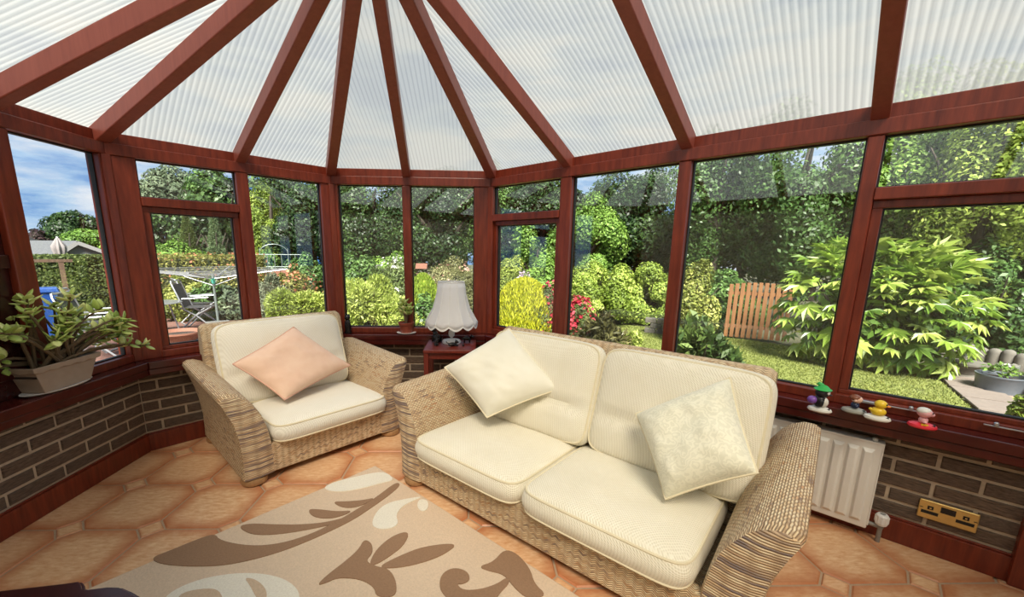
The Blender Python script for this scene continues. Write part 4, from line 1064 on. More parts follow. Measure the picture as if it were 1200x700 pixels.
sp.prism([(x + 0.004, y - 0.022) for x, y in star], 0.016, 0.0215); sp.build('star', T_YEL, t4_)

# casement stays on the right window
for a, b, lab in ((0.03, 0.235, 'steel casement stay on the sill rail behind the duck toy'), (0.40, 0.56, 'steel casement stay at the right end of the sill rail')):
    s = thing('casement_stay', lab, 'window stay', fp('D', (a + b) / 2, 0.060, 0.640), atan2(FT['D'].y, FT['D'].x))
    L = (b - a) / 2
    MB().box(-L, L, -0.005, 0.003, 0.004, 0.009).build('arm', M_STEEL, s, bevel=0.001)
    q = -1 if a < 0.2 else 1
    MB().box(min(q * L, q * L * 0.45), max(q * L, q * L * 0.45), -0.012, 0.008, 0.000, 0.013).build('bracket', M_STEEL, s, bevel=0.003)
    MB().lathe([(0.008, 0.009), (0.008, 0.02), (0.004, 0.024)], 12, (-q * L * 0.6, -0.001, 0)).build('peg', M_STEEL, s, True)
st3 = thing('casement_stay', 'small steel stay low on the window frame behind the cream pillow', 'window stay', fp('D', -2.10, 0.06, 0.640), atan2(FT['D'].y, FT['D'].x))
MB().box(-0.09, 0.09, -0.006, 0.004, 0.004, 0.011).build('arm', M_STEEL, st3, bevel=0.001)
MB().box(-0.09, -0.05, -0.012, 0.008, 0.0, 0.015).build('bracket', M_STEEL, st3, bevel=0.002)

# ------------------------------------------------------------------ radiator and valve, socket
RD = atan2(FT['D'].y, FT['D'].x)
r0, r1, rz0, rz1 = -0.78, 0.135, 0.048, 0.472
rad = thing('radiator', 'white ribbed panel radiator under the right sill', 'radiator', fp('D', (r0 + r1) / 2, 0.095, 0), RD)
Lh = (r1 - r0) / 2
MB().box(-Lh, Lh, 0.0, 0.014, rz0, rz1).build('panel', M_WHITE, rad, bevel=0.008, seg=3)
pitch = 0.053; nf = int((2 * Lh - 0.05) / pitch)
for k in range(nf):
    xc = Lh - 0.045 - k * pitch
    V = []
    for x, y in ((-0.021, 0.0), (-0.012, -0.012), (0.012, -0.012), (0.021, 0.0)):
        V += [(xc + x, y, rz0 + 0.045 - (0 if y else 0.015)), (xc + x, y, rz1 - 0.045 + (0 if y else 0.015))]
    MB().add(V, [(0, 2, 3, 1), (2, 4, 5, 3), (4, 6, 7, 5), (0, 6, 4, 2), (1, 3, 5, 7)]).build('rib', M_WHITE, rad, bevel=0.002)
MB().box(-Lh, Lh, 0.030, 0.040, rz0 + 0.01, rz1 - 0.008).build('rear_panel', M_WHITE, rad, bevel=0.003)
tg = MB().box(-Lh - 0.004, Lh + 0.004, -0.002, 0.052, rz1 - 0.004, rz1 + 0.006)
tg.box(Lh - 0.002, Lh + 0.004, 0.0, 0.052, rz0 + 0.02, rz1 + 0.004); tg.build('casing', M_WHITE, rad, bevel=0.002)
MB().lathe([(0.010, 0), (0.010, 0.012), (0.006, 0.016)], 12, (Lh - 0.03, 0.02, rz1 + 0.004)).build('bleed_cap', M_WHITE, rad, True)
vl = MB(); vx = Lh + 0.045
vl.tube([(vx, 0.012, 0.001), (vx, 0.012, 0.075)], 0.009, 10); vl.tube([(Lh - 0.01, 0.012, 0.078), (vx, 0.012, 0.078)], 0.010, 10); vl.ball((vx, 0.012, 0.076), 0.012)
vl.build('pipe', simple('grey_pipe', (0.30, 0.29, 0.27), 0.4, 0.3), rad, True)
va = MB().lathe([(0.014, 0.086), (0.020, 0.090), (0.023, 0.10), (0.023, 0.135), (0.018, 0.142), (0.0, 0.143)], 20, (vx, 0.012, 0))
for k in range(12):
    a = 2 * pi * k / 12; va.tube([(vx + 0.023 * cos(a), 0.012 + 0.023 * sin(a), 0.102), (vx + 0.023 * cos(a), 0.012 + 0.023 * sin(a), 0.132)], 0.0025, 5)
va.build('valve_head', M_WHITEP, rad)
MB().lathe([(0.010, 0.1432), (0.010, 0.1445)], 12, (vx, 0.012, 0)).build('valve_cap', M_GREYP, rad)

so = thing('wall_socket', 'double brass wall socket on the brick wall right of the radiator', 'socket', fp('D', 0.373, BRICK_O + 0.007, 0.207), RD)
MB().box(-0.088, 0.088, -0.010, 0.0, -0.043, 0.043).build('plate', M_BRASS, so, bevel=0.005, seg=3)
MB().box(-0.022, 0.022, -0.0115, -0.009, 0.004, 0.030).build('switch_panel', M_GLOSSBLACK, so)
for sx in (-1, 1):
    h = MB(); h.box(sx*0.052 - 0.009, sx*0.052 + 0.009, -0.0115, -0.009, 0.004, 0.020); h.build('rocker', M_GLOSSBLACK, so)
    MB().box(sx*0.052 - 0.026, sx*0.052 + 0.026, -0.0115, -0.009, -0.018, -0.004).build('pin_slots', M_BLACK, so)
    MB().box(sx*0.052 - 0.003, sx*0.052 + 0.003, -0.0125, -0.0113, 0.008, 0.014).build('indicator', M_BRASS, so)
    MB().box(sx*0.079 - 0.005, sx*0.079 + 0.005, -0.0115, -0.0095, 0.006, 0.009).build('screw', M_BLACK, so)

# ------------------------------------------------------------------ garden: ground, lawn, patio, path
GZ = -0.20
def m_ground(name, c1, c2, scale, bump=0.5, rough=0.95):
    t = NT(name); o = t.obj(); n = t.noise(o, scale, 6, 0.65); m = t.noise(o, scale * 0.13, 3)
    col = t.mix(n, c1, c2); col = t.mix(t.math('MULTIPLY', m, 0.35), col, c1); t.pbr(col, rough, t.bump(n, bump, 0.03)); return t.m
M_EARTH = m_ground('planting_bed_earth', (0.035, 0.040, 0.018), (0.10, 0.095, 0.045), 9)
M_LAWN = m_ground('mown_lawn', (0.12, 0.155, 0.03), (0.25, 0.265, 0.065), 26)
M_GRAVEL = m_ground('pink_gravel', (0.17, 0.12, 0.09), (0.36, 0.28, 0.21), 60)
M_SLAB = m_ground('stone_slab', (0.13, 0.105, 0.085), (0.24, 0.20, 0.165), 18, 0.2)
def m_patio():
    t = NT('red_brick_paving'); br = t.n('TexBrick', Vector=t.obj(), Color1=(0.15, 0.055, 0.038), Color2=(0.20, 0.095, 0.07), Mortar=(0.13, 0.11, 0.09), Scale=5.0, Mortar_Size=0.012)
    n = t.noise(t.obj(), 20, 4); t.pbr(t.mix(t.math('MULTIPLY', n, 0.4), br.outputs[0], (0.11, 0.07, 0.055)), 0.85, t.bump(br.outputs[1], -0.4, 0.01)); return t.m
gnd = MB().prism([(40 * cos(2*pi*k/24), 8 + 40 * sin(2*pi*k/24)) for k in range(24)], -0.5, GZ - 0.02).build('ground', M_EARTH)
struct(gnd, 'dark planting bed soil under the garden shrubs', 'ground')
lawn_poly = [(-1.7, 5.2), (-1.7, 8.6), (2.9, 8.6), (4.45, 7.35), (5.2, 6.5), (6.07, 5.49), (4.73, 3.68), (4.0, 2.6), (3.2, 1.3), (2.55, 1.75), (0.35, 3.85), (-1.0, 3.85)]
lawn = MB().prism(lawn_poly, GZ - 0.05, GZ).build('lawn', M_LAWN); struct(lawn, 'sunlit mown lawn outside the right-hand windows', 'lawn')
pat = MB().prism([(-1.75, 3.95), (-1.75, 5.6), (-3.6, 9.4), (-12, 9.4), (-12, 0.5), (-2.75, 0.5), (-2.75, 2.7)], GZ - 0.05, GZ).build('patio', m_patio())
struct(pat, 'red brick patio outside the left windows', 'patio')
grv = MB().prism([(6.3, 5.3), (4.95, 3.5), (4.1, 2.2), (5.6, 1.4), (7.6, 4.4), (7.0, 5.6)], GZ - 0.05, GZ + 0.004).build('gravel_bed', M_GRAVEL)
struct(grv, 'pinkish gravel bed holding the pots on the right', 'gravel')
pth = thing('path', 'grey stone slab path curving beside the lawn on the right', 'path', (5.0, 3.8, GZ), kind='structure')
pp_ = [Vector((6.12, 5.44)), Vector((5.45, 4.62)), Vector((4.90, 3.85)), Vector((4.45, 3.10)), Vector((4.0, 2.3))]
for a, b in zip(pp_[:-1], pp_[1:]):
    for s in (0.0, 0.5):
        p = a.lerp(b, s + 0.02); q = a.lerp(b, s + 0.48); d = (q - p).normalized(); n_ = Vector((d.y, -d.x)); n_ = n_ if n_.x < 0 else -n_
        n_ = -n_
        V = [p, q, q + n_ * 0.42, p + n_ * 0.42]
        MB().prism([(v.x - 5.0, v.y - 3.8) for v in V], 0.0, 0.022).build('slab', M_SLAB, pth, bevel=0.006)

# grass blades over the part of the lawn nearest the windows
def in_poly(x, y, poly):
    r = np.zeros(len(x), bool)
    for (x0, y0), (x1, y1) in zip(poly, poly[1:] + poly[:1]):
        c = ((y0 > y) != (y1 > y)); with_ = (x1 - x0) * (y - y0) / ((y1 - y0) if y1 != y0 else 1e-9) + x0
        r ^= c & (x < with_)
    return r
def fast_mesh(name, V, Fq, mat, var=None):
    me = bpy.data.meshes.new(name); nf, k = Fq.shape
    me.vertices.add(len(V)); me.vertices.foreach_set('co', V.astype(np.float32).ravel())
    me.loops.add(nf * k); me.loops.foreach_set('vertex_index', Fq.astype(np.int32).ravel())
    me.polygons.add(nf); me.polygons.foreach_set('loop_start', np.arange(0, nf * k, k, dtype=np.int32))
    me.update(calc_edges=True)
    if var is not None:
        at = me.attributes.new('var', 'FLOAT', 'POINT'); at.data.foreach_set('value', var.astype(np.float32))
    me.materials.append(mat); return me
M_GRASS = m_leaf('grass_blade', (0.15, 0.19, 0.035), (0.31, 0.33, 0.09), 0.6, 0.3)
gx = RNG.uniform(1.5, 6.1, 90000); gy = RNG.uniform(2.2, 8.5, 90000)
keep = in_poly(gx, gy, lawn_poly); gx, gy = gx[keep], gy[keep]; ng = len(gx)
an = RNG.uniform(0, 2 * pi, ng); hgt = RNG.uniform(0.012, 0.028, ng); lean = RNG.normal(0, 0.012, (ng, 2)); wd = 0.006
V = np.zeros((ng, 3, 3)); V[:, 0] = np.c_[gx - wd * np.cos(an), gy - wd * np.sin(an), np.full(ng, GZ)]; V[:, 1] = np.c_[gx + wd * np.cos(an), gy + wd * np.sin(an), np.full(ng, GZ)]
V[:, 2] = np.c_[gx + lean[:, 0], gy + lean[:, 1], GZ + hgt]
gr = link('grass', fast_mesh('grass', V.reshape(-1, 3), np.arange(ng * 3).reshape(-1, 3), M_GRASS, np.repeat(RNG.uniform(0, 1, ng), 3)), None)
tag(gr, 'short grass blades standing on the lawn', 'grass', kind='stuff')

# ------------------------------------------------------------------ foliage
LK = {  # colours, leaf length, width ratio, direction mode, cover
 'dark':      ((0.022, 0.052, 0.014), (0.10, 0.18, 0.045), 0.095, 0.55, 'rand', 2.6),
 'mid':       ((0.060, 0.130, 0.028), (0.19, 0.32, 0.085), 0.085, 0.55, 'rand', 2.4),
 'bright':    ((0.115, 0.230, 0.030), (0.33, 0.50, 0.10), 0.08, 0.55, 'rand', 2.4),
 'lime':      ((0.175, 0.260, 0.030), (0.48, 0.58, 0.12), 0.07, 0.5, 'rand', 2.6),
 'greygreen': ((0.11, 0.155, 0.085), (0.27, 0.33, 0.19), 0.13, 0.4, 'rand', 2.2),
 'purple':    ((0.035, 0.018, 0.020), (0.085, 0.045, 0.045), 0.16, 0.6, 'rand', 2.4),
 'hedge':     ((0.060, 0.090, 0.022), (0.19, 0.23, 0.06), 0.06, 0.5, 'rand', 3.0),
 'pine':      ((0.075, 0.115, 0.025), (0.21, 0.27, 0.075), 0.10, 0.2, 'out', 4.0),
 'palepine':  ((0.13, 0.20, 0.085), (0.30, 0.40, 0.20), 0.10, 0.2, 'out', 4.0),
 'rusty':     ((0.13, 0.14, 0.030), (0.42, 0.40, 0.10), 0.06, 0.5, 'rand', 2.8),
 'variegated':((0.16, 0.20, 0.030), (0.55, 0.56, 0.16), 0.060, 0.55, 'rand', 2.8),
 'silver':    ((0.17, 0.20, 0.12), (0.40, 0.44, 0.30), 0.06, 0.3, 'out', 3.2),
 'gold':      ((0.26, 0.34, 0.050), (0.60, 0.67, 0.19), 0.066, 0.28, 'out', 3.6),
 'limeconifer':((0.22, 0.34, 0.03), (0.50, 0.62, 0.08), 0.08, 0.22, 'up', 4.0),
 'yellowcon': ((0.34, 0.37, 0.015), (0.82, 0.78, 0.06), 0.085, 0.2, 'up', 4.6),
 'olive':     ((0.16, 0.22, 0.025), (0.40, 0.46, 0.085), 0.05, 0.5, 'rand', 3.0),
 'pinkish':   ((0.16, 0.17, 0.06), (0.47, 0.45, 0.22), 0.05, 0.4, 'rand', 3.0),
 'whiteflower':((0.09, 0.14, 0.03), (0.26, 0.33, 0.11), 0.06, 0.5, 'rand', 2.6),
 'lilacflower':((0.09, 0.14, 0.03), (0.26, 0.33, 0.11), 0.06, 0.5, 'rand', 2.6),
 'redflower': ((0.07, 0.11, 0.025), (0.20, 0.25, 0.07), 0.05, 0.5, 'rand', 2.6),
 'rhodo':     ((0.085, 0.085, 0.030), (0.26, 0.24, 0.085), 0.11, 0.3, 'out', 1.9),
 'laurel':    ((0.050, 0.095, 0.022), (0.18, 0.26, 0.060), 0.12, 0.42, 'out', 1.9),
}
LM = {k: m_leaf('leaf_' + k, v[0], v[1], 0.42 if k in ('laurel', 'rhodo', 'mid', 'dark') else 0.55, 0.30) for k, v in LK.items()}
FLOWER = {'whiteflower': ((0.72, 0.70, 0.62), (0.92, 0.90, 0.84), 0.5), 'lilacflower': ((0.62, 0.48, 0.60), (0.85, 0.76, 0.82), 1.2), 'redflower': ((0.50, 0.03, 0.06), (0.80, 0.16, 0.20), 0.9),
          'rusty': ((0.42, 0.16, 0.08), (0.62, 0.30, 0.15), 0.10), 'pinkish': ((0.50, 0.26, 0.20), (0.66, 0.42, 0.34), 0.14)}
FM = {k: m_leaf('blossom_' + k, v[0], v[1], 0.6, 0.3) for k, v in FLOWER.items()}
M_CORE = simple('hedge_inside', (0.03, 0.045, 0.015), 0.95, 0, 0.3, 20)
M_BARK = m_ground('tree_bark', (0.035, 0.028, 0.020), (0.11, 0.09, 0.065), 12)
def unit(a): return a / np.maximum(np.linalg.norm(a, axis=-1, keepdims=True), 1e-9)
def scatter(n, rx, ry, z0, z1, shape):
    """points, outward directions on clumped sub-volumes of a crown"""
    rz, zc = (z1 - z0) / 2, (z1 + z0) / 2
    if shape == 'box':
        p = RNG.uniform(-1, 1, (n, 3)); ax = RNG.integers(0, 3, n); sg = np.sign(RNG.uniform(-1, 1, n)); nrm = np.zeros((n, 3))
        p[np.arange(n), ax] = sg * RNG.uniform(0.8, 1.02, n); nrm[np.arange(n), ax] = sg
        return p * [rx, ry, rz] + [0, 0, zc], nrm, RNG.uniform(0, 1, n)
    if shape in ('cone', 'egg'):
        h = RNG.uniform(0, 1, n) ** (1.25 if shape == 'cone' else 1.0); th = RNG.uniform(0, 2 * pi, n)
        r = (1 - h) ** 0.85 if shape == 'cone' else np.sqrt(np.clip(1 - np.clip((h - 0.35) / 0.65, 0, 1) ** 2.2, 0, 1)) * np.where(h < 0.35, 0.86 + 0.4 * h, 1.0)
        lay = 1 + 0.10 * np.sin(h * 40 + 3 * np.sin(th * 3)) if shape == 'cone' else 1 + 0.05 * np.sin(th * 9 + h * 4)
        r = r * lay * RNG.uniform(0.72, 1.04, n); d = np.c_[np.cos(th), np.sin(th), np.full(n, 0.35)]
        return np.c_[r * np.cos(th) * rx, r * np.sin(th) * ry, z0 + h * (z1 - z0)], unit(d), RNG.uniform(0, 1, n)
    K = max(10, int(26)); dirs = unit(RNG.normal(size=(K, 3))); rad = RNG.uniform(0.45, 0.80, (K, 1))
    cen = dirs * rad; br = RNG.uniform(0.24, 0.40, K); hue = RNG.uniform(0, 1, K)
    idx = RNG.integers(0, K, n); d = unit(RNG.normal(size=(n, 3)) + [0, 0, 0.35])
    p = cen[idx] + d * (br[idx] * RNG.uniform(0.55, 1.05, n))[:, None]
    out = unit(d * 0.8 + p * 0.5)
    p = p * [rx, ry, rz]
    p = p + [0, 0, zc]; p[:, 2] = np.where(p[:, 2] < 0.02, 0.02 + RNG.uniform(0, 0.25, n), p[:, 2])
    return p, out, hue[idx]
def leaves(n, rx, ry, z0, z1, L, ratio, mode, shape):
    p, out, hue = scatter(n, rx, ry, z0, z1, shape)
    if mode == 'up': t = unit(out * 0.35 + [0, 0, 1.0] + RNG.normal(0, 0.28, (n, 3)))
    elif mode == 'out': t = unit(out * 0.9 + [0, 0, 0.15] + RNG.normal(0, 0.45, (n, 3)))
    else: t = unit(np.cross(out, RNG.normal(size=(n, 3))) + [0, 0, -0.25])
    nr = unit(out * 0.75 + [0, 0, 0.45] + RNG.normal(0, 0.42, (n, 3))); s = unit(np.cross(t, nr)); nr = np.cross(s, t)
    l = L * RNG.uniform(0.65, 1.25, n)[:, None]; w = l * ratio
    V = np.stack([p - t * l * 0.5, p + s * w * 0.5 + nr * l * 0.08, p + t * l * 0.5 - nr * l * 0.05, p - s * w * 0.5 + nr * l * 0.08], 1)
    var = np.clip(hue * 0.5 + RNG.uniform(0, 0.6, n) - 0.05, 0, 1)
    return V.reshape(-1, 3), np.arange(n * 4).reshape(-1, 4), np.repeat(var, 4)
def foliage_obj(name, parent, mat, *a):
    V, Fq, var = leaves(*a); return link(name, fast_mesh(name, V, Fq, mat, var), None, parent)
def plant(name, kind, x, y, zb, zt, r, label, cat, group=None, dens=1.0):
    L, ratio, mode, cov = LK[kind][2:]
    tree = cat == 'tree'
    dist = math.hypot(x, y)
    if tree: r *= 1.45; L *= 1.0 if dist < 16 else 1.6; zt += 0.02 * (zt - zb); zb = min(zb, 0.25) if dist < 18 else zb - 0.6
    else: r *= 1.3; zb = GZ - 0.25 * (zt - GZ)
    if tree and kind in ('pine', 'palepine', 'lime'): zb = max(GZ + 0.05, zb - 0.8); 
    shape = {'pine': 'cone', 'palepine': 'cone', 'limeconifer': 'egg', 'yellowcon': 'egg', 'hedge': 'box'}.get(kind, 'round')
    if name == 'clipped_hedge': shape = 'box'
    if name == 'clipped_hedge': r *= 1.25
    ry = r * (0.45 if shape == 'box' else 0.9)
    t = thing(name, label, cat, (x, y, GZ), atan2(y, x) - pi / 2, group)
    z0, z1 = zb - GZ, zt - GZ
    area = 4 * pi * ((r * ry) ** 1.6 / 3 + 2 * (r * (z1 - z0) / 2) ** 1.6 / 3) ** (1 / 1.6)
    n = int(min(26000, max(350, 1.5 * cov * dens * area / (L * L * ratio * 0.5))))
    foliage_obj('foliage', t, LM[kind], n, r, ry, z0, z1, L, ratio, mode, shape)
    if kind in FLOWER:
        fl = FLOWER[kind]; m = int(min(4000, 80 + fl[2] * area * 480))
        foliage_obj('blossom', t, FM[kind], m, r * 1.06, ry * 1.06, z0 + 0.02, z1 + 0.05, 0.065, 0.9, 'rand', shape)
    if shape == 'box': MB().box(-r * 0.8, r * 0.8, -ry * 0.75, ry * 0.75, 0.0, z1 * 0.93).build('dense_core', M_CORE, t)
    tr = MB(); h = z0 + (z1 - z0) * 0.55
    k = 0.05 * r + 0.012 if not tree else 0.06 + 0.05 * r
    tr.tube([(0, 0, 0), (0.03 * r, 0.02, h * 0.5), (0, 0, h), (0.03, 0, h + (z1 - h) * 0.5)], [k, k * 0.8, k * 0.55, k * 0.2], 8)
    bn = 7 if tree else 4
    for b in range(bn):
        a = b * 2.4; hs = h * (0.55 + 0.4 * (b % 3) / 3)
        tr.tube([(0, 0, hs), (0.4 * r * cos(a), 0.4 * ry * sin(a), hs + (z1 - hs) * 0.35), (0.75 * r * cos(a), 0.75 * ry * sin(a), hs + (z1 - hs) * 0.6)], [k * 0.5, k * 0.32, k * 0.12], 6)
    tr.build('trunk' if tree else 'stem', M_BARK, t, True)
    return t
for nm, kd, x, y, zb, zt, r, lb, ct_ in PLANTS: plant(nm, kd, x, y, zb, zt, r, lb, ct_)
plant('dome_conifer', 'yellowcon', 0.60, 7.45, GZ, 0.83, 0.43, 'golden yellow dome-shaped conifer in the opening window right of the lamp', 'shrub')
plant('garden_shrub', 'mid', 4.75, 8.05, GZ, 1.05, 0.55, 'dark green shrub directly behind the wooden slat fence', 'shrub')
plant('garden_shrub', 'mid', 4.05, 8.05, GZ, 0.95, 0.42, 'deep green shrub just left of the wooden slat fence', 'shrub')
# the wood behind the garden closes the view
for k in range(13):
    az = radians(122 - k * 7.0); d_ = 16.5 + 1.3 * (k % 3)
    plant('woodland_tree', ('dark', 'dark', 'mid')[k % 3], d_ * cos(az), d_ * sin(az), 0.3, 3.7 + 0.35 * ((k * 5) % 3), 1.3, 'tall leafy tree in the dark wood closing the garden', 'tree', 'woodland trees behind the garden', 0.6)

# fatsia with big hand-shaped leaves
def palm_leaf(name, size, mat, lobes=7):
    V = [(0.0, 0, 0), (size * 0.36, 0, 0.015)]; pts = []
    for i in range(lobes):
        a = radians(-105 + 210 * i / (lobes - 1)); r = size * (0.62 + 0.12 * cos(a)) 
        pts.append((size * 0.36 + r * cos(a), r * sin(a), -0.055 * size / 0.3))
        if i < lobes - 1:
            a2 = radians(-105 + 210 * (i + 0.5) / (lobes - 1)); r2 = size * 0.40
            pts.append((size * 0.36 + r2 * cos(a2), r2 * sin(a2), 0.012))
    V += pts; Fc = [(1, 2 + i, 3 + i) for i in range(len(pts) - 1)] + [(0, 2, 1), (0, 1, len(V) - 1)]
    me = MB().add(V, Fc).mesh(name); me.materials.append(mat); return me
def m_fatsia():
    t = NT('fatsia_leaf'); r = t.n('ObjectInfo').outputs['Random']
    col = t.ramp(r, (0.0, (0.10, 0.19, 0.025)), (0.5, (0.25, 0.37, 0.05)), (1.0, (0.46, 0.53, 0.13)))
    p = t.n('BsdfPrincipled', Base_Color=col, Roughness=0.35); t.surf(t.n('MixShader', _0=0.28, _1=p, _2=t.n('BsdfTranslucent', Color=col))); return t.m
M_FAT = m_fatsia(); ME_FAT = [palm_leaf('leaf', s, M_FAT, l) for s, l in ((0.30, 7), (0.25, 9), (0.21, 7))]
fr_ = random.Random(9)
for (fx, fy, rr, rzz, cnt, lab) in ((5.10, 5.70, 0.80, 0.82, 175, 'huge yellow-green fatsia with hand-shaped leaves right of the wooden fence'), (5.52, 5.32, 0.60, 0.78, 110, 'second big-leaved fatsia bush beside the scalloped edging')):
    ft = thing('fatsia_bush', lab, 'shrub', (fx, fy, GZ), atan2(fy, fx) - pi / 2)
    foliage_obj('foliage', ft, LM['bright'], 1500, rr * 0.9, rr * 0.82, -0.2, 2 * rzz - 0.1, 0.14, 0.6, 'rand', 'round')
    sm_ = MB()
    for k in range(7):
        a = k * 0.9; sm_.tube([(0.1 * cos(a), 0.1 * sin(a), 0), (0.35 * rr * cos(a), 0.35 * rr * sin(a), rzz), (0.6 * rr * cos(a), 0.6 * rr * sin(a), 1.4 * rzz)], [0.02, 0.016, 0.008], 6)
    sm_.build('stem', M_BARK, ft, True)
    for k in range(cnt):
        th = fr_.uniform(pi * 0.95, 2.05 * pi); ph = fr_.uniform(-1.1, 1.3)     # most leaves show on the sunny side
        if k % 5 == 0: th = fr_.uniform(0, 2 * pi)
        d = Vector((cos(ph) * cos(th), cos(ph) * sin(th), sin(ph))); s = fr_.uniform(0.82, 1.0)
        p = Vector((d.x * rr * s, d.y * rr * 0.92 * s, rzz + d.z * rzz * s))
        if p.z < 0.06: p.z = 0.06 + fr_.uniform(0, .1)
        dv = d * 0.8 + Vector((fr_.uniform(-.5, .5), fr_.uniform(-.5, .5), fr_.uniform(-0.35, 0.15)))
        place_leaf(ME_FAT[fr_.randrange(3)], ft, p, dv, d * 0.6 + Vector((0, 0, 1)))

# ------------------------------------------------------------------ garden objects
M_FENCE = wood('orange_fence_wood', (0.15, 0.06, 0.02), (0.30, 0.14, 0.05), 0.7, (20, 20, 1.5))
M_DKWOOD = wood('weathered_brown_wood', (0.06, 0.035, 0.02), (0.14, 0.085, 0.05), 0.8)
M_BLUE = simple('blue_plastic', (0.006, 0.05, 0.22), 0.4, 0, 0.1)
M_CONC = simple('concrete', (0.15, 0.15, 0.135), 0.9, 0, 0.15, 40, 0.3)
M_CLAY = simple('clay_pot', (0.24, 0.105, 0.065), 0.8, 0, 0.12, 30)
M_ALU = simple('aluminium_tube', (0.34, 0.35, 0.36), 0.35, 0.5, 0.04)
M_SLING = simple('grey_mesh_sling', (0.045, 0.045, 0.045), 0.8, 0, 0.1)
M_ROOFG = simple('grey_roof_tiles', (0.10, 0.105, 0.11), 0.8, 0, 0.15, 12)
M_ROOFD = simple('dark_roof_tiles', (0.03, 0.03, 0.033), 0.8, 0, 0.15, 12)
M_RENDER = simple('pale_green_render', (0.17, 0.19, 0.18), 0.9, 0, 0.05)
M_WWALL = simple('white_house_render', (0.24, 0.24, 0.23), 0.9, 0, 0.04)
M_TUB = simple('grey_blue_tub', (0.13, 0.15, 0.17), 0.5, 0.2, 0.1)
M_STONE = simple('grey_stone', (0.145, 0.135, 0.11), 0.9, 0, 0.2, 20, 0.4)
M_DKBOX = simple('window_dark_glass', (0.03, 0.04, 0.05), 0.1)
M_LINE = simple('plastic_line', (0.28, 0.29, 0.29), 0.5)
M_GRNP = simple('pale_green_pole', (0.19, 0.23, 0.21), 0.4, 0.3)

# wooden fence, slat by slat
fa, fb = Vector((4.28, 7.36)), Vector((5.15, 6.92))
fen = thing('wooden_fence', 'orange-brown vertical slat fence panel between the shrubs', 'fence', (fa.x, fa.y, GZ), atan2((fb - fa).y, (fb - fa).x))
FL = (fb - fa).length; ns = 11
for k in range(ns):
    xc = FL * (k + 0.5) / ns
    MB().box(xc - 0.031, xc + 0.031, -0.012, 0.008, 0.03, 0.98 + 0.05 * sin(pi * (k + .5) / ns)).build('slat', M_FENCE, fen, bevel=0.003)
for z in (0.2, 0.80): MB().box(0, FL, 0.008, 0.04, z, z + 0.06).build('rail', M_FENCE, fen)

# scalloped log edging on the right
la, lb_ = Vector((6.56, 5.80)), Vector((7.02, 4.55))
lg = thing('log_edging', 'pale scalloped log edging along the back of the gravel bed', 'edging', (la.x, la.y, GZ), atan2((lb_ - la).y, (lb_ - la).x))
LL = (lb_ - la).length
for k in range(11):
    b = MB().lathe([(0.066, 0.0), (0.066, 0.25), (0.056, 0.285), (0.03, 0.305), (0.0, 0.31)], 10); b.build('log', M_STONE, lg, True, loc=(LL * (k + .5) / 11, 0, 0.012 * ((k * 7) % 3)))

def white_flowers(parent, z, r, n, seed):
    rr = np.random.default_rng(seed)
    V, Fq, var = leaves(n, r, r, z, z + r * 1.2, 0.05, 0.5, 'out', 'round'); link('foliage', fast_mesh('foliage', V, Fq, LM['bright'], var), None, parent)
    V, Fq, var = leaves(14, r * 0.8, r * 0.8, z + r * 0.5, z + r * 1.3, 0.07, 0.95, 'rand', 'round'); link('blossom', fast_mesh('blossom', V, Fq, FM['whiteflower'], var), None, parent)
tub = thing('planter_tub', 'round grey-blue metal tub with white flowers on the gravel', 'planter', (5.86, 4.48, GZ))
MB().lathe([(0.0, 0.004), (0.185, 0.004), (0.195, 0.17), (0.205, 0.18), (0.205, 0.195), (0.19, 0.195), (0.18, 0.15)], 28).build('tub', M_TUB, tub, True)
MB().lathe([(0.0, 0.15), (0.182, 0.15), (0.1, 0.16)], 20).build('soil', M_SOIL, tub); white_flowers(tub, 0.15, 0.16, 160, 3)
tro = thing('stone_urn', 'fluted stone trough with a white flower left of the grey-blue tub', 'planter', (6.08, 5.05, GZ))
MB().lathe([(0.0, 0.004), (0.12, 0.004), (0.10, 0.04), (0.14, 0.12), (0.19, 0.17), (0.205, 0.175), (0.205, 0.195), (0.17, 0.19)], 24, sx=1.15).build('trough', M_STONE, tro, True)
white_flowers(tro, 0.17, 0.15, 120, 4)
sp_ = thing('small_pot', 'small dark pot at the right edge beside the grey-blue tub', 'planter', (6.02, 4.16, GZ))
MB().lathe([(0.0, 0.004), (0.10, 0.004), (0.13, 0.13), (0.14, 0.15), (0.12, 0.15)], 20).build('pot', M_GREYP, sp_, True); white_flowers(sp_, 0.12, 0.11, 90, 6)

# low stone wall by the shrubs
lw = thing('stone_wall', 'short low grey stone wall under the large yellow-green shrub', 'wall', (3.0, 7.75, GZ), atan2(-0.27, 0.57))
for r_ in range(3):
    for k in range(4): MB().box(-0.02 + 0.21 * k + 0.1 * (r_ % 2), 0.18 + 0.21 * k + 0.1 * (r_ % 2), -0.06, 0.06, 0.10 * r_, 0.10 * r_ + 0.095).build('stone', M_STONE, lw, bevel=0.012)

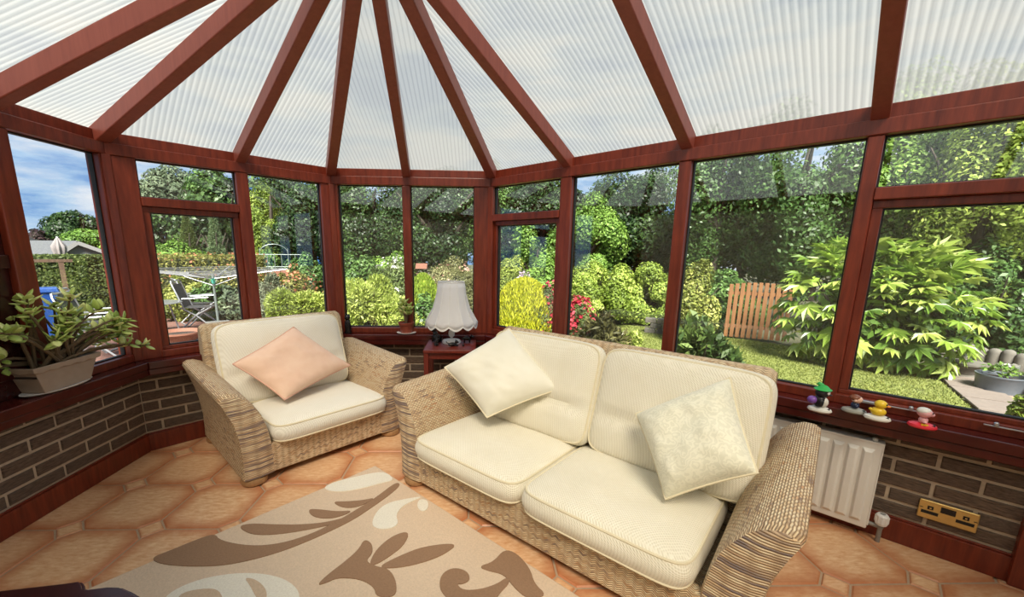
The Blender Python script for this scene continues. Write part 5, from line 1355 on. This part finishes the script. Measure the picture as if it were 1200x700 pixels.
# bird table
bt = thing('bird_table', 'small wooden bird table with an orange-brown roof behind the shrubs left of the lamp', 'bird table', (-1.62, 9.45, GZ))
MB().tube([(0, 0, 0), (0, 0, 0.98)], 0.03, 8).build('post', M_DKWOOD, bt); MB().box(-0.12, 0.12, -0.11, 0.11, 0.98, 1.0).build('tray', M_DKWOOD, bt)
MB().add([(-0.13, -0.12, 1.10), (0.13, -0.12, 1.10), (0.13, 0.12, 1.10), (-0.13, 0.12, 1.10), (-0.13, 0, 1.22), (0.13, 0, 1.22)], [(0, 1, 5, 4), (2, 3, 4, 5), (0, 4, 3), (1, 2, 5), (3, 2, 1, 0)]).build('roof', simple('terracotta_roof', (0.17, 0.07, 0.04), 0.8), bt)
for sx in (-1, 1): MB().box(sx * 0.10 - 0.012, sx * 0.10 + 0.012, -0.012, 0.012, 1.0, 1.11).build('roof_post', M_DKWOOD, bt)

# wheelie bin
bn_ = thing('wheelie_bin', 'bright blue lidded wheelie bin outside the left window', 'bin', (-5.96, 5.34, GZ), -0.75)
def frustum(x0, y0, x1, y1, z0, z1):
    return MB().add([(-x0, -y0, z0), (x0, -y0, z0), (x0, y0, z0), (-x0, y0, z0), (-x1, -y1, z1), (x1, -y1, z1), (x1, y1, z1), (-x1, y1, z1)], [(3, 2, 1, 0), (4, 5, 6, 7), (0, 1, 5, 4), (1, 2, 6, 5), (2, 3, 7, 6), (3, 0, 4, 7)])
frustum(0.11, 0.13, 0.135, 0.155, 0.04, 0.90).build('body', M_BLUE, bn_, bevel=0.015)
frustum(0.155, 0.175, 0.14, 0.16, 0.90, 0.96).build('lid', M_BLUE, bn_, bevel=0.012)
for sx in (-1, 1): MB().lathe([(0.07, -0.02), (0.075, 0.0), (0.07, 0.02)], 16).build('wheel', M_BLACK, bn_, True, loc=(sx * 0.10, 0.12, 0.075)).rotation_euler = (0, pi / 2, 0)
MB().tube([(-0.10, 0.185, 0.90), (0.10, 0.185, 0.90)], 0.014, 8).build('handle', M_BLUE, bn_)

# folding garden chairs, table
def garden_chair(loc, rz, label):
    c = thing('folding_chair', label, 'chair', loc, rz, 'folding chairs on the patio')
    for sx in (-1, 1):
        x = sx * 0.22
        MB().tube([(x, -0.26, 0), (x, 0.0, 0.26), (x, 0.24, 0.42)], 0.013, 7).build('leg', M_ALU, c, True)
        MB().tube([(x * .9, 0.28, 0), (x * .9, 0.0, 0.28), (x * .9, -0.24, 0.42)], 0.013, 7).build('leg', M_ALU, c, True)
        MB().tube([(x, 0.20, 0.58), (x, -0.22, 0.60)], 0.014, 7).build('armrest', M_ALU, c, True)
    MB().tube([(-0.22, 0.18, 0.38), (-0.22, 0.33, 0.86), (-0.19, 0.345, 0.90), (0.19, 0.345, 0.90), (0.22, 0.33, 0.86), (0.22, 0.18, 0.38)], 0.013, 7).build('back_frame', M_ALU, c, True)
    MB().add([(-0.21, 0.20, 0.42), (0.21, 0.20, 0.42), (0.21, 0.325, 0.84), (-0.21, 0.325, 0.84), (-0.21, 0.21, 0.415), (0.21, 0.21, 0.415), (0.21, 0.335, 0.835), (-0.21, 0.335, 0.835)],
             [(0, 1, 2, 3), (7, 6, 5, 4), (0, 4, 5, 1), (2, 6, 7, 3), (1, 5, 6, 2), (3, 7, 4, 0)]).build('back_sling', M_SLING, c)
    MB().box(-0.21, 0.21, -0.23, 0.20, 0.405, 0.415).build('seat_sling', M_SLING, c)
    for y in (-0.25, 0.27): MB().tube([(-0.22, y, 0.012), (0.22, y, 0.012)], 0.012, 7).build('foot_bar', M_ALU, c)
garden_chair((-5.55, 7.65, GZ), 1.9, 'folding metal chair left of the washing line pole')
garden_chair((-5.95, 8.15, GZ), 2.4, 'folding metal chair behind the one by the washing line')
garden_chair((-5.33, 5.42, GZ), 1.95, 'folding metal chair seen above the jade plant leaves, front one')
garden_chair((-5.82, 5.80, GZ), 1.8, 'folding metal chair seen above the jade plant leaves, rear one')
gt = thing('patio_table', 'round glass-topped metal patio table beside the folding chairs', 'table', (-5.85, 6.95, GZ))
MB().lathe([(0.0, 0.55), (0.40, 0.55), (0.41, 0.56), (0.40, 0.57), (0.0, 0.57)], 28).build('table_top', simple('pale_table_top', (0.16, 0.17, 0.17), 0.25), gt, True)
for k in range(4):
    a = k * pi / 2 + .4; MB().tube([(0.34 * cos(a), 0.34 * sin(a), 0), (0.22 * cos(a), 0.22 * sin(a), 0.55)], 0.014, 7).build('leg', M_ALU, gt)

# rotary washing line
rw = thing('rotary_washing_line', 'four-armed rotary washing line standing on the patio', 'washing line', (-5.14, 7.51, GZ), 0.35)
MB().tube([(0, 0, 0), (0, 0, 1.04)], 0.022, 10).build('pole', M_GRNP, rw, True)
MB().lathe([(0.03, 0.86), (0.032, 0.88), (0.032, 0.94), (0.03, 0.96)], 12).build('collar', simple('green_collar', (0.05, 0.30, 0.22), 0.4), rw, True)
AL = 1.25
for k in range(4):
    a = k * pi / 2; am = MB().tube([(0, 0, 0.95), (AL * cos(a), AL * sin(a), 1.12)], 0.010, 7); am.tube([(0, 0, 0.82), (0.45 * cos(a), 0.45 * sin(a), 1.0)], 0.007, 6); am.build('arm', M_ALU, rw, True)
for i in range(6):
    f = 0.35 + 0.13 * i; q = [(AL * f * cos(k * pi / 2), AL * f * sin(k * pi / 2), 0.95 + 0.17 * f + 0.008) for k in range(4)]
    MB().tube(q, 0.004, 5, closed=True).build('line', M_LINE, rw)
cb = MB().box(-0.19, 0.19, -0.14, 0.14, 0.0, 0.17).build('concrete_block', M_CONC, None, bevel=0.012, loc=(-5.05, 7.36, GZ), rz=0.6); tag(cb, 'grey concrete block beside the washing line pole', 'block')
bw = thing('bowl_planter', 'wide shallow terracotta bowl on the patio low in the left window', 'planter', (-4.95, 6.30, GZ))
MB().lathe([(0.0, 0.003), (0.17, 0.003), (0.25, 0.10), (0.30, 0.17), (0.315, 0.175), (0.315, 0.20), (0.29, 0.20), (0.26, 0.15)], 30).build('bowl', M_CLAY, bw, True)
MB().lathe([(0.0, 0.15), (0.265, 0.15), (0.2, 0.16)], 24).build('soil', M_SOIL, bw)

# wire garden fence with arch
wf = thing('wire_garden_fence', 'thin green wire garden fence with an arch behind the shrubs', 'fence', (-6.3, 10.2, GZ), 0.45)
for k in range(11): MB().tube([(0.16 * k, 0, 0), (0.16 * k, 0, 1.52 if k in (3, 7) else 1.36)], 0.010, 6).build('upright', M_GRNP, wf)
for z in (1.05, 1.36): MB().tube([(0, 0, z), (1.6, 0, z)], 0.010, 6).build('rail', M_GRNP, wf)
MB().tube([(0.8 + 0.32 * cos(pi * k / 10), 0, 1.40 + 0.22 * sin(pi * k / 10)) for k in range(11)], 0.010, 6).build('arch', M_GRNP, wf)
bl = thing('brick_edging', 'low reddish brick garden wall under the wire fence', 'wall', (-5.9, 9.6, GZ), 0.45)
for k in range(8): MB().box(0.21 * k, 0.21 * k + 0.20, -0.06, 0.06, 0.0, 1.0).build('brick_pier', M_CLAY, bl, bevel=0.01)

# neighbouring buildings seen over the hedge
gar = thing('garage', 'pale garage with a grey tiled gable roof beyond the hedge', 'building', (-11.2, 10.3, GZ), 0.0)
gA, gL, gR = Vector((-10.62, 10.60, 1.341)), Vector((-10.97, 10.23, 0.936)), Vector((-10.18, 11.015, 1.041))
base = gar.location; back = Vector((-3.2, 0.9, 0))
q = lambda v, z=None: Vector((v.x, v.y, v.z if z is None else z)) - base
MB().add([q(gL, GZ), q(gR, GZ), q(gR), q(gA), q(gL), q(gL, GZ) + back, q(gR, GZ) + back, q(gR) + back, q(gA) + back, q(gL) + back],
         [(0, 1, 2, 3, 4), (9, 8, 7, 6, 5), (0, 4, 9, 5), (1, 6, 7, 2), (5, 6, 1, 0)]).build('wall', M_RENDER, gar)
nrm = Vector((0.7, -0.7, 0)) * 0.12
for p0, p1, nm in ((gA, gL, 'roof'), (gA, gR, 'roof')):
    dv = (p1 - p0); e = p1 + dv * 0.15; up = Vector((0, 0, 0.03)); u2 = Vector((0, 0, 0.10))
    V = [q(v) + w_ + h_ for h_ in (up, u2) for v, w_ in ((p0, nrm), (e, nrm), (e, back), (p0, back))]
    r_ = MB().add(V, [(0, 1, 2, 3), (7, 6, 5, 4), (0, 4, 5, 1), (1, 5, 6, 2), (2, 6, 7, 3), (3, 7, 4, 0)]).build(nm, M_ROOFG, gar)
    MB().bar(q(p0) + nrm * 1.05 + u2 * 0.5, q(e) + nrm * 1.05 + u2 * 0.5, 0.03, 0.09).build('bargeboard', M_WWALL, r_)
hs = thing('neighbour_house', 'white house with a dark sloping roof at the far left over the hedge', 'building', (-14.0, 12.0, GZ), 0.84)
MB().add([(x, y, z) for y in (0, 3.0) for x, z in ((-2.0, 0), (0.85, 0), (0.85, 1.42), (-2.0, 2.82))], [(0, 1, 2, 3), (7, 6, 5, 4), (0, 4, 5, 1), (1, 5, 6, 2), (2, 6, 7, 3), (3, 7, 4, 0)]).build('wall', M_WWALL, hs)
MB().add([(-2.1, -0.2, 2.87), (1.0, -0.2, 1.34), (1.0, 3.2, 1.34), (-2.1, 3.2, 2.87), (-2.1, -0.2, 3.0), (1.0, -0.2, 1.45), (1.0, 3.2, 1.45), (-2.1, 3.2, 3.0)],
         [(3, 2, 1, 0), (4, 5, 6, 7), (0, 1, 5, 4), (1, 2, 6, 5), (2, 3, 7, 6), (3, 0, 4, 7)]).build('roof', M_ROOFD, hs)
for k in range(5):
    wq = MB().box(-0.65 + 0.30 * k, -0.42 + 0.30 * k, -0.03, 0.02, 1.18, 1.36).build('window', M_WWALL, hs)
    MB().box(-0.62 + 0.30 * k, -0.45 + 0.30 * k, -0.036, -0.028, 1.20, 1.34).build('pane', M_DKBOX, wq)
ps = thing('closed_parasol', 'closed white parasol standing beside the grey garage roof', 'parasol', (-10.3, 9.82, GZ))
MB().tube([(0, 0, 0), (0, 0, 1.72)], 0.02, 8).build('pole', M_WHITEP, ps)
M_PAR = simple('white_canvas', (0.26, 0.235, 0.225), 0.9, 0, 0.04)
P_ = []
for r_, z in ((0.09, 1.30), (0.115, 1.42), (0.12, 1.50), (0.03, 1.68), (0.01, 1.70)):
    P_.append([(r_ * (1 + 0.16 * cos(8 * a)) * cos(a), r_ * (1 + 0.16 * cos(8 * a)) * sin(a), z) for a in [2 * pi * k / 48 for k in range(49)]])
MB().grid(P_).build('canopy', M_PAR, ps, True)
pg = thing('pergola', 'dark brown timber pergola posts left of the hedge', 'pergola', (-7.95, 7.15, GZ), 0.8)
for x in (-0.25, 0.30): MB().box(x - 0.035, x + 0.035, -0.035, 0.035, 0, 1.22).build('post', M_DKWOOD, pg)
MB().box(-0.4, 0.45, -0.04, 0.04, 1.22, 1.27).build('beam', M_DKWOOD, pg)
